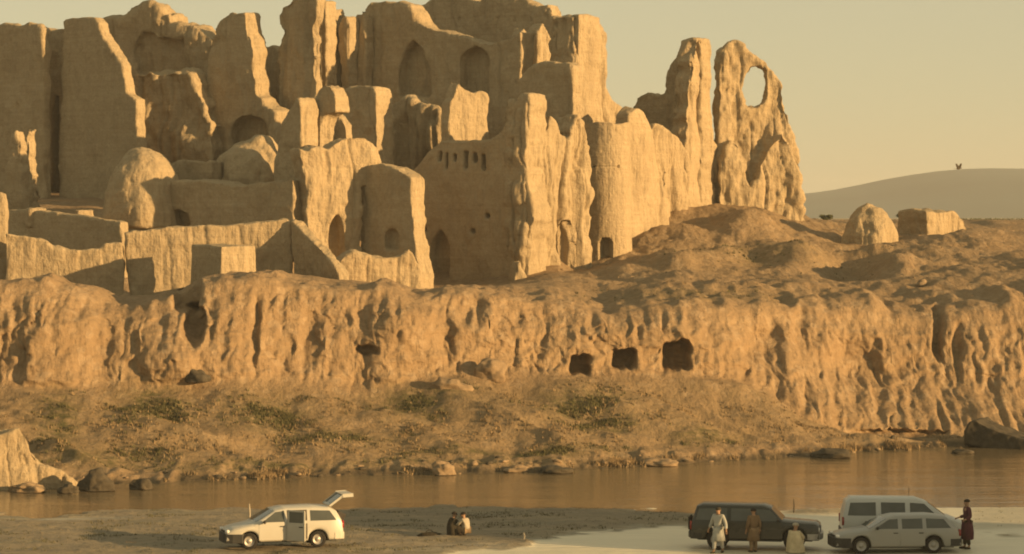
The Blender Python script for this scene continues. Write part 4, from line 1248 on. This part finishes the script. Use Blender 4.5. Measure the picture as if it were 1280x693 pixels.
c.patch('door_shade_panel', [(-0.78, 0.33), (-0.05, 0.33), (-0.05, 1.36), (-0.78, 1.36)], 'cabin_shade', c.t, 1, 0.004)  # dark panel painted as the shaded doorway; the body behind is solid
def swung_door():
    ang = R(45)
    d = Vector((-math.cos(ang), math.sin(ang), 0))
    h = Vector((-0.05, 0.84, 0))
    bm = bmesh.new()
    rot = Matrix.Rotation(math.atan2(d.y, d.x), 3, 'Z')
    box(bm, h + d * 0.37 + Vector((0, 0, 0.62)), (0.74, 0.06, 0.60), 0.02, rot)
    for a, b in ((0.03, 0.06), (0.69, 0.06)):
        box(bm, h + d * (a + b / 2) + Vector((0, -0.03, 1.14)), (b, 0.045, 0.46), 0, rot)
    box(bm, h + d * 0.37 + Vector((0, -0.03, 1.36)), (0.72, 0.045, 0.05), 0, rot)
    o = link('door', bm_mesh('door', bm), M['white_paint'], c.t); o['label'] = 'open rear door swung out'
    bm = bmesh.new(); box(bm, h + d * 0.37 + Vector((0, -0.03, 1.12)), (0.60, 0.015, 0.42), 0, rot)
    link('window', bm_mesh('window', bm), M['car_glass'], o)
    bm = bmesh.new(); box(bm, h + d * 0.60 + Vector((0, 0, 0.80)) + Vector((-d.y, d.x, 0)) * -0.05, (0.16, 0.03, 0.035), 0, rot)
    link('handle', bm_mesh('handle', bm), M['trim'], o)
swung_door()
def tailgate():
    a = R(36)
    d = Vector((-math.cos(a), 0, math.sin(a))); n = Vector((math.sin(a), 0, math.cos(a)))
    h = Vector((-1.66, 0, 1.46))
    rot = Matrix((d, Vector((0, 1, 0)), n)).transposed()
    bm = bmesh.new()
    for sd in (1, -1): box(bm, h + d * 0.31 + Vector((0, sd * 0.53, 0)), (0.62, 0.10, 0.05), 0.012, rot)
    box(bm, h + d * 0.03, (0.07, 1.15, 0.05), 0.012, rot)
    d2 = (d + n * -0.65).normalized(); n2 = Vector((-d2.z, 0, d2.x)) * -1
    rot2 = Matrix((d2, Vector((0, 1, 0)), Vector((d2.z * -1, 0, d2.x)) * -1)).transposed()
    box(bm, h + d * 0.61 + d2 * 0.17, (0.36, 1.2, 0.09), 0.02, rot2)
    o = link('tailgate', bm_mesh('tailgate', bm), M['white_paint'], c.t); o['label'] = 'raised tailgate'
    bm = bmesh.new(); box(bm, h + d * 0.33, (0.56, 0.98, 0.015), 0, rot)
    link('rear_window', bm_mesh('rear_window', bm), M['car_glass'], o)
tailgate()
c.piece('boot_shade_panel', (-2.0, 0, 0.93), (0.30, 1.15, 0.60), 'cabin_shade', 0, Matrix.Rotation(R(-25), 3, 'Y'))  # dark slab in place of the shaded boot, no hollow behind it
c.glass_top('windscreen', 0.44, 1.08)
c.band('bumper', True, 0.24, 0.56, 'trim', 0.06, 0.55)
c.band('bumper', False, 0.30, 0.52, 'white_paint', 0.05, 0.35)
c.piece('grille', (2.14, 0, 0.615), (0.04, 0.6, 0.09), 'trim')
c.lamps('headlight', 2.09, 0.56, 0.64, (0.12, 0.30, 0.13), 'lamp')
c.lamps('tail_light', -2.09, 0.66, 0.80, (0.12, 0.13, 0.28), 'tail')
c.mirrors(0.80, 0.98)

# dark off-roader
c = Car('parked_car', 'black off-road vehicle standing on the pale shallows behind the men', 'car', car_at(945, 101.5), R(-9), 4.62, 1.80,
        [(2.31, 0.62), (2.30, 0.98), (2.18, 1.07), (1.2, 1.14), (1.02, 1.16), (0.58, 1.64), (0.3, 1.74), (-1.9, 1.76), (-2.1, 1.68), (-2.27, 1.1), (-2.31, 0.6)],
        1.12, 0.42, 1.42, -1.33, 0.38, 'black_paint', zs=0.92)
c.door(0.02, 1.0, [(0.06, 1.16), (0.92, 1.16), (0.56, 1.58), (0.06, 1.62)])
c.door(-0.92, -0.03, [(-0.84, 1.16), (-0.07, 1.16), (-0.07, 1.62), (-0.84, 1.63)])
for sd in (1, -1): c.patch('side_window', [(-2.12, 1.17), (-0.98, 1.17), (-0.98, 1.63), (-2.0, 1.60)], 'car_glass', c.t, sd)
c.glass_top('windscreen', 0.60, 1.0, 0.12)
c.band('bumper', True, 0.45, 0.68, 'rim', 0.10, 0.4); c.band('bumper', False, 0.46, 0.66, 'trim', 0.10, 0.4)
c.piece('grille', (2.31, 0, 0.80), (0.05, 0.8, 0.20), 'trim')
c.lamps('headlight', 2.28, 0.62, 0.82, (0.10, 0.26, 0.19), 'lamp'); c.lamps('tail_light', -2.29, 0.74, 0.95, (0.08, 0.12, 0.34), 'tail')
c.mirrors(0.86, 1.20)
for sd in (1, -1): c.piece('running_board', (0.05, sd * 0.90, 0.40), (1.9, 0.14, 0.05), 'trim', 0.01)
c.piece('spare_wheel', (-2.36, 0, 0.95), (0.16, 0.62, 0.62), 'tyre', 0.07)

# pale people carrier
c = Car('parked_van', 'pale white passenger van parked behind the silver estate car', 'van', car_at(1128, 103.6), R(-2), 4.55, 1.76,
        [(2.27, 0.55), (2.22, 0.85), (1.7, 1.08), (1.55, 1.12), (0.85, 1.70), (0.45, 1.86), (-1.95, 1.88), (-2.12, 1.74), (-2.25, 1.1), (-2.27, 0.5)],
        1.12, 0.30, 1.35, -1.25, 0.33, 'van_paint', zs=0.88)
c.door(0.15, 1.12, [(0.2, 1.16), (1.2, 1.16), (0.72, 1.66), (0.2, 1.70)])
c.door(-0.98, 0.10, [(-0.86, 1.16), (0.02, 1.16), (0.02, 1.70), (-0.86, 1.71)])
for sd in (1, -1): c.patch('side_window', [(-2.08, 1.17), (-1.05, 1.17), (-1.05, 1.71), (-1.98, 1.69)], 'car_glass', c.t, sd)
c.glass_top('windscreen', 0.88, 1.5, 0.12)
c.band('bumper', True, 0.3, 0.58, 'van_paint'); c.band('bumper', False, 0.34, 0.58, 'trim')
c.lamps('headlight', 2.2, 0.62, 0.76, (0.12, 0.30, 0.15), 'lamp'); c.lamps('tail_light', -2.24, 0.72, 0.92, (0.10, 0.12, 0.36), 'tail')
c.mirrors(1.22, 1.2)
c.piece('aerial', (0.3, 0.60, 2.0), (0.02, 0.02, 0.4), 'trim', 0)

# silver estate car
c = Car('parked_car', 'silver estate car parked in front of the pale van', 'car', car_at(1118, 100.5), math.pi + R(5), 4.55, 1.69,
        [(2.27, 0.45), (2.22, 0.66), (2.0, 0.75), (1.12, 0.90), (0.40, 1.32), (0.05, 1.40), (-1.2, 1.41), (-1.75, 1.34), (-2.15, 0.92), (-2.27, 0.45)],
        0.91, 0.25, 1.38, -1.24, 0.30, 'silver_paint', zs=0.95)
c.door(0.0, 1.0, [(0.05, 0.94), (0.90, 0.94), (0.36, 1.28), (0.05, 1.30)])
c.door(-0.92, -0.05, [(-0.84, 0.94), (-0.10, 0.94), (-0.10, 1.30), (-0.84, 1.31)])
for sd in (1, -1): c.patch('side_window', [(-1.88, 0.95), (-0.98, 0.95), (-0.98, 1.31), (-1.62, 1.28)], 'car_glass', c.t, sd)
c.glass_top('windscreen', 0.45, 1.06)
c.band('bumper', True, 0.24, 0.60, 'trim', 0.06, 0.5); c.band('bumper', False, 0.28, 0.54, 'trim', 0.05, 0.4)
c.piece('grille', (2.25, 0, 0.63), (0.05, 0.6, 0.08), 'trim')
c.lamps('headlight', 2.19, 0.58, 0.66, (0.12, 0.30, 0.12), 'lamp'); c.lamps('tail_light', -2.2, 0.70, 0.76, (0.10, 0.12, 0.26), 'tail')
c.mirrors(0.82, 0.98)
# ------------------------------------------------------------------ people and small things on the near bank
M['skin'] = simple('skin', (0.30, 0.18, 0.11), 0.6, 6, 0.15, 0.3, 0)
M['hair'] = simple('dark_hair', (0.02, 0.016, 0.012), 0.8, 12, 0.3, 0.2, 0)
def cloth(name, c): M[name] = simple(name, c, 0.95, 4, 0.25, 0.05, 0.01)
cloth('grey_cloth', (0.34, 0.35, 0.33)); cloth('brown_cloth', (0.17, 0.12, 0.075)); cloth('beige_cloth', (0.50, 0.43, 0.29))
cloth('maroon_cloth', (0.09, 0.035, 0.045)); cloth('dark_cloth', (0.045, 0.04, 0.03)); cloth('pale_cloth', (0.33, 0.30, 0.24)); cloth('tan_cloth', (0.22, 0.16, 0.10))

def skin_mesh(name, joints, edges, rad, root, sub=2):
    ks = list(joints)
    me = bpy.data.meshes.new(name)
    me.from_pydata([joints[k] for k in ks], [(ks.index(a), ks.index(b)) for a, b in edges], [])
    ob = bpy.data.objects.new('work', me); col.objects.link(ob)
    md = ob.modifiers.new('s', 'SKIN'); md.use_smooth_shade = True
    sv_ = me.skin_vertices[0].data if me.skin_vertices else None
    if sv_ is None:
        bm = bmesh.new(); bm.from_mesh(me); bm.verts.layers.skin.verify(); bm.to_mesh(me); bm.free()
        sv_ = me.skin_vertices[0].data
    for i, k in enumerate(ks):
        r = rad[k]; sv_[i].radius = (r, r) if not isinstance(r, tuple) else r
        sv_[i].use_root = (k == root)
    ob.modifiers.new('u', 'SUBSURF').levels = sub
    dg = bpy.context.evaluated_depsgraph_get(); dg.update()
    m2 = bpy.data.meshes.new_from_object(ob.evaluated_get(dg)); m2.name = name
    bpy.data.objects.remove(ob); bpy.data.meshes.remove(me)
    m2.polygons.foreach_set('use_smooth', np.ones(len(m2.polygons), dtype=bool))
    return m2

def person(label, loc, rz, J, outfit, skirt=None, head='cap', group=None):
    """J: joints in metres, the figure looking along +Y; outfit = (tunic, trousers) materials"""
    t = empty('person', loc, label, 'person', group, rz)
    V3 = lambda k: Vector(J[k])
    joints = {k: tuple(v) for k, v in J.items()}
    E = [('pelvis', 'spine'), ('spine', 'chest'), ('chest', 'neck'), ('neck', 'jaw'), ('jaw', 'head'), ('head', 'crown')]
    rad = dict(pelvis=(.15, .11), spine=(.135, .10), chest=(.16, .11), neck=.055, jaw=(.07, .08), head=(.08, .095), crown=(.055, .065))
    hd = (V3('crown') - V3('neck')).normalized()
    for s in 'lr':
        E += [('chest', 'sh' + s), ('sh' + s, 'el' + s), ('el' + s, 'wr' + s), ('wr' + s, 'pa' + s), ('pelvis', 'hi' + s), ('hi' + s, 'kn' + s), ('kn' + s, 'an' + s), ('an' + s, 'to' + s)]
        rad.update({'sh' + s: .06, 'el' + s: .043, 'wr' + s: .028, 'pa' + s: (.04, .02), 'hi' + s: .095, 'kn' + s: .06, 'an' + s: .042, 'to' + s: (.04, .025)})
        d = (V3('wr' + s) - V3('el' + s)).normalized()
        joints['pa' + s] = tuple(V3('wr' + s) + d * 0.07)
        u = d.cross(Vector((0, 1, 0.2))); u = u.normalized() if u.length > 0.1 else Vector((1, 0, 0))
        curl = d.cross(u)
        for i, ln in enumerate((0.075, 0.085, 0.08, 0.062)):
            a = V3('wr' + s) + d * 0.10 + u * (0.027 - 0.018 * i)
            b = a + d * ln * 0.55 + curl * 0.008; c2 = b + d * ln * 0.40 + curl * 0.022
            for nm, pt in zip(('f%da' % i, 'f%db' % i, 'f%dc' % i), (a, b, c2)): joints[nm + s] = tuple(pt)
            E += [('pa' + s, 'f%da' % i + s), ('f%da' % i + s, 'f%db' % i + s), ('f%db' % i + s, 'f%dc' % i + s)]
            rad.update({'f%da' % i + s: .010, 'f%db' % i + s: .009, 'f%dc' % i + s: .008})
        a = V3('wr' + s) + d * 0.045 + u * 0.04 + curl * 0.012
        joints['tha' + s] = tuple(a); joints['thb' + s] = tuple(a + d * 0.045 + u * 0.016 + curl * 0.02)
        E += [('wr' + s, 'tha' + s), ('tha' + s, 'thb' + s)]
        rad.update({'tha' + s: .012, 'thb' + s: .009})
    body = link('body', skin_mesh('body', joints, E, rad, 'pelvis'), M['skin'], t)
    # face
    hc = V3('head') ; fwd = Vector((0, 1, 0)); fwd = (fwd - hd * fwd.dot(hd)).normalized(); sd = fwd.cross(hd)
    for nm, off, s_, mt in (('eye', sd * .033 + fwd * .085 + hd * .01, .011, 'hair'), ('eye', sd * -.033 + fwd * .085 + hd * .01, .011, 'hair'), ('nose', fwd * .10 - hd * .02, .016, 'skin'),
                            ('mouth', fwd * .087 - hd * .058, .016, 'brown_cloth'), ('ear', sd * .083, .025, 'skin'), ('ear', sd * -.083, .025, 'skin')):
        bm = bmesh.new(); bmesh.ops.create_icosphere(bm, subdivisions=1, radius=s_)
        for v in bm.verts: v.co += hc + off
        link(nm, bm_mesh(nm, bm, True), M[mt], body)
    # clothes
    tk = {k: J[k] for k in ('pelvis', 'spine', 'chest')}
    tk['collar'] = tuple(V3('chest').lerp(V3('neck'), 0.75))
    TE = [('pelvis', 'spine'), ('spine', 'chest'), ('chest', 'collar')]
    tr = dict(pelvis=(.185, .15), spine=(.17, .135), chest=(.185, .14), collar=.075)
    for s in 'lr':
        tk['sh' + s] = J['sh' + s]; tk['el' + s] = J['el' + s]; tk['cu' + s] = tuple(V3('el' + s).lerp(V3('wr' + s), 0.93))
        TE += [('chest', 'sh' + s), ('sh' + s, 'el' + s), ('el' + s, 'cu' + s)]
        tr.update({'sh' + s: .085, 'el' + s: .07, 'cu' + s: .062})
    link('tunic', skin_mesh('tunic', tk, TE, tr, 'pelvis'), M[outfit[0]], t)
    if skirt:
        rings = skirt
        n = 24; v = []
        for i in range(n):
            a = 6.28319 * i / n
            for (cx_, cy_, cz_, rx, ry) in rings:
                w = 1 + 0.05 * math.sin(a * 7 + cz_ * 5)
                v.append((cx_ + rx * w * math.cos(a), cy_ + ry * w * math.sin(a), cz_))
        link('robe', mesh_from('robe', np.array(v), grid_faces(n, len(rings), True)), M[outfit[0]], t)
    lk, LE, lr = {'pelvis': J['pelvis']}, [], {'pelvis': (.16, .13)}
    for s in 'lr':
        lk.update({k + s: J[k + s] for k in ('hi', 'kn')}); lk['ho' + s] = tuple(V3('kn' + s).lerp(V3('an' + s), 0.9))
        LE += [('pelvis', 'hi' + s), ('hi' + s, 'kn' + s), ('kn' + s, 'ho' + s)]
        lr.update({'hi' + s: .115, 'kn' + s: .085, 'ho' + s: .07})
    link('trousers', skin_mesh('trousers', lk, LE, lr, 'pelvis'), M[outfit[1]], t)
    for s in 'lr':
        bm = bmesh.new(); bmesh.ops.create_icosphere(bm, subdivisions=2, radius=1.0)
        a, b = V3('an' + s), V3('to' + s)
        m_ = a.lerp(b, 0.55); ang = math.atan2(b.y - a.y, b.x - a.x)
        for v in bm.verts:
            p = Matrix.Rotation(ang, 3, 'Z') @ Vector((v.co.x * .15, v.co.y * .052, max(v.co.z, -0.8) * .045))
            v.co = p + Vector((m_.x, m_.y, min(a.z, b.z) + 0.0))
        link('shoe', bm_mesh('shoe', bm, True), M['dark_cloth'], t)
    bm = bmesh.new(); bmesh.ops.create_uvsphere(bm, u_segments=18, v_segments=10, radius=1.0)
    R_ = .112 if head != 'turban' else .135
    for v in bm.verts:
        p = v.co.copy(); p.z = max(p.z, -0.25)
        rr = R_ * (1 + (0.08 * math.sin(p.z * 14) if head == 'turban' else 0))
        v.co = hc + hd * (0.035 + p.z * .085) + sd * p.x * rr * 0.9 + fwd * (p.y * rr - 0.012)
    link('hair' if head == 'hair' else head, bm_mesh('hair', bm, True), M['hair' if head == 'hair' else ('pale_cloth' if head == 'turban' else 'dark_cloth')], t)
    return t

def standing(h=1.0, stride=0.0, armout=0.0, lean=0.0, bend=0.0):
    J = dict(pelvis=(0, 0, .93), spine=(0, .01 + lean * .3, 1.12), chest=(0, .01 + lean * .7, 1.33), neck=(0, .0 + lean, 1.47), jaw=(0, .03 + lean, 1.54), head=(0, .02 + lean, 1.62), crown=(0, .0 + lean, 1.70))
    for s, g in (('l', -1), ('r', 1)):
        k = stride * g
        J['sh' + s] = (g * .185, lean * .8, 1.40)
        J['el' + s] = (g * (.25 + armout * .5), -.03 - k * .25 + lean * .6, 1.13)
        J['wr' + s] = (g * (.27 + armout), .06 - k * .5 + bend * .2, .90 + bend * .25 + armout * .1)
        J['hi' + s] = (g * .09, 0, .90); J['kn' + s] = (g * .10, .04 + k * .5, .49)
        J['an' + s] = (g * .11, k, .08 + abs(min(k, 0)) * .15); J['to' + s] = (g * .13, k + .15, .035 + abs(min(k, 0)) * .05)
    return {k: (v[0] * h, v[1] * h, v[2] * h) for k, v in J.items()}

def squatting(h=1.0):
    J = dict(pelvis=(0, -.12, .26), spine=(0, -.13, .46), chest=(0, -.06, .67), neck=(0, .0, .82), jaw=(0, .05, .88), head=(0, .05, .96), crown=(0, .03, 1.04))
    for s, g in (('l', -1), ('r', 1)):
        J['sh' + s] = (g * .18, -.03, .74); J['el' + s] = (g * .24, .16, .55); J['wr' + s] = (g * .12, .34, .47)
        J['hi' + s] = (g * .10, -.08, .26); J['kn' + s] = (g * .17, .27, .46); J['an' + s] = (g * .13, .07, .08); J['to' + s] = (g * .16, .22, .035)
    return {k: (v[0] * h, v[1] * h, v[2] * h) for k, v in J.items()}

def bank_pt(px, Y):
    p = at(px, HY, Y); p.z = near_z(p.x, Y); return p
skirt_long = [(0, 0, 1.0, .18, .15), (0, 0, .85, .21, .17), (0, .0, .65, .235, .19), (0, 0, .47, .27, .22), (0, 0, .46, .255, .20)]
skirt_a = [tuple(v * .94 for v in r_) for r_ in skirt_long]; skirt_b = [tuple(v * .9 for v in r_) for r_ in skirt_long]
person('man in pale grey tunic and trousers walking past the black off-roader', bank_pt(898, 100.0), R(150), standing(0.94, .17, .12), ('grey_cloth', 'grey_cloth'), skirt_a, 'cap')
person('slim figure in brown clothes standing against the middle of the black off-roader', bank_pt(942, 100.2), R(20), standing(0.90, .05, .0), ('brown_cloth', 'tan_cloth'), skirt_b, 'hair')
person('figure crouching in a beige robe by the front wheel of the black off-roader', bank_pt(994, 99.95), R(-30), squatting(), ('beige_cloth', 'beige_cloth'),
       [(0, -.04, .80, .16, .14), (0, -.06, .70, .22, .20), (0, -.04, .5, .27, .27), (0, .02, .28, .31, .33), (0, .03, .03, .34, .36)], 'turban')
person('person in a dark maroon robe standing behind the silver estate car', bank_pt(1209, 101.2), R(100), standing(1.04, .04, .10, .0, .6), ('maroon_cloth', 'dark_cloth'),
       [(0, 0, 1.05, .19, .16), (0, 0, .85, .24, .2), (0, 0, .6, .28, .23), (0, 0, .36, .27, .22), (0, 0, .35, .25, .2)], 'hair')
person('person in dark clothes crouching left of the pale one on the mud flat', bank_pt(567, 104.9), R(-60), squatting(.8), ('dark_cloth', 'dark_cloth'),
       [(0, -.04, .58, .17, .15), (0, -.03, .4, .22, .22), (0, .02, .22, .25, .27), (0, .03, .02, .27, .29)], 'hair')
person('person in pale shirt and brown wrap crouching on the mud flat', bank_pt(580, 104.75), R(55), squatting(.8), ('pale_cloth', 'tan_cloth'), None, 'hair')

# bundle on the mud, stakes
bm = bmesh.new()
bmesh.ops.create_icosphere(bm, subdivisions=3, radius=1.0)
for v in bm.verts:
    n_ = 1 + 0.25 * float(fbm(v.co.x * 2, v.co.y * 2, v.co.z * 2, 5, 3))
    v.co = Vector((v.co.x * .42 * n_, v.co.y * .2 * n_, max(v.co.z, -.3) * .13 * n_))
for s in (-1, 1): stem_mesh(bm, (s * .18, -.02, .08), (s * .05, 0, .2), .018, .018)
stem_mesh(bm, (-.05, 0, .2), (.05, 0, .2), .018, .018)
tag(link('bundle', bm_mesh('bundle', bm, True), M['dark_cloth'], loc=bank_pt(537, 105.0)), 'dark bundle lying on the mud left of the crouching pair', 'bundle')
def stake(px, Y, h, r, mat, lab):
    bm = bmesh.new()
    stem_mesh(bm, (0, 0, -.1), (r * .8, 0, h * .55), r, r * .9, 8); stem_mesh(bm, (r * .8, 0, h * .54), (r * 0.2, r, h), r * .9, r * .6, 8)
    tag(link('stake', bm_mesh('stake', bm), M[mat], loc=bank_pt(px, Y)), lab, 'stake')
stake(654, 103.6, .22, .05, 'pale_cloth', 'short pale stake at the edge of the pale shallows')
stake(311, 108.2, .85, .045, 'pale_cloth', 'pale stake standing behind the bonnet of the white estate car')
stake(305, 106.5, .35, .09, 'dark_rock', 'dark stump behind the bonnet of the white estate car')
stake(992, 113.5, .55, .03, 'dark_rock', 'thin dark stake on the far edge of the mud behind the off-roader')
# ------------------------------------------------------------------ haze
def haze_box():
    m = bpy.data.materials.new('haze')
    m.use_nodes = True
    nt = m.node_tree
    nt.nodes.clear()
    out = nt.nodes.new('ShaderNodeOutputMaterial')
    vol = nt.nodes.new('ShaderNodeVolumePrincipled')
    vol.inputs['Color'].default_value = (0.72, 0.74, 0.74, 1)
    vol.inputs['Density'].default_value = HAZE
    nt.links.new(vol.outputs[0], out.inputs['Volume'])
    bm = bmesh.new()
    bmesh.ops.create_cube(bm, size=1.0)
    for v in bm.verts:
        v.co = Vector((v.co.x * 9800, 2300 + v.co.y * 4900, -2.5 + (v.co.z + 0.5) * (HAZE_TOP + 2.5)))
    me = bpy.data.meshes.new('haze'); bm.to_mesh(me); bm.free()
    tag(link('haze', me, m), kind='stuff')
HAZE, HAZE_TOP = 0.00020, 75.0
haze_box()
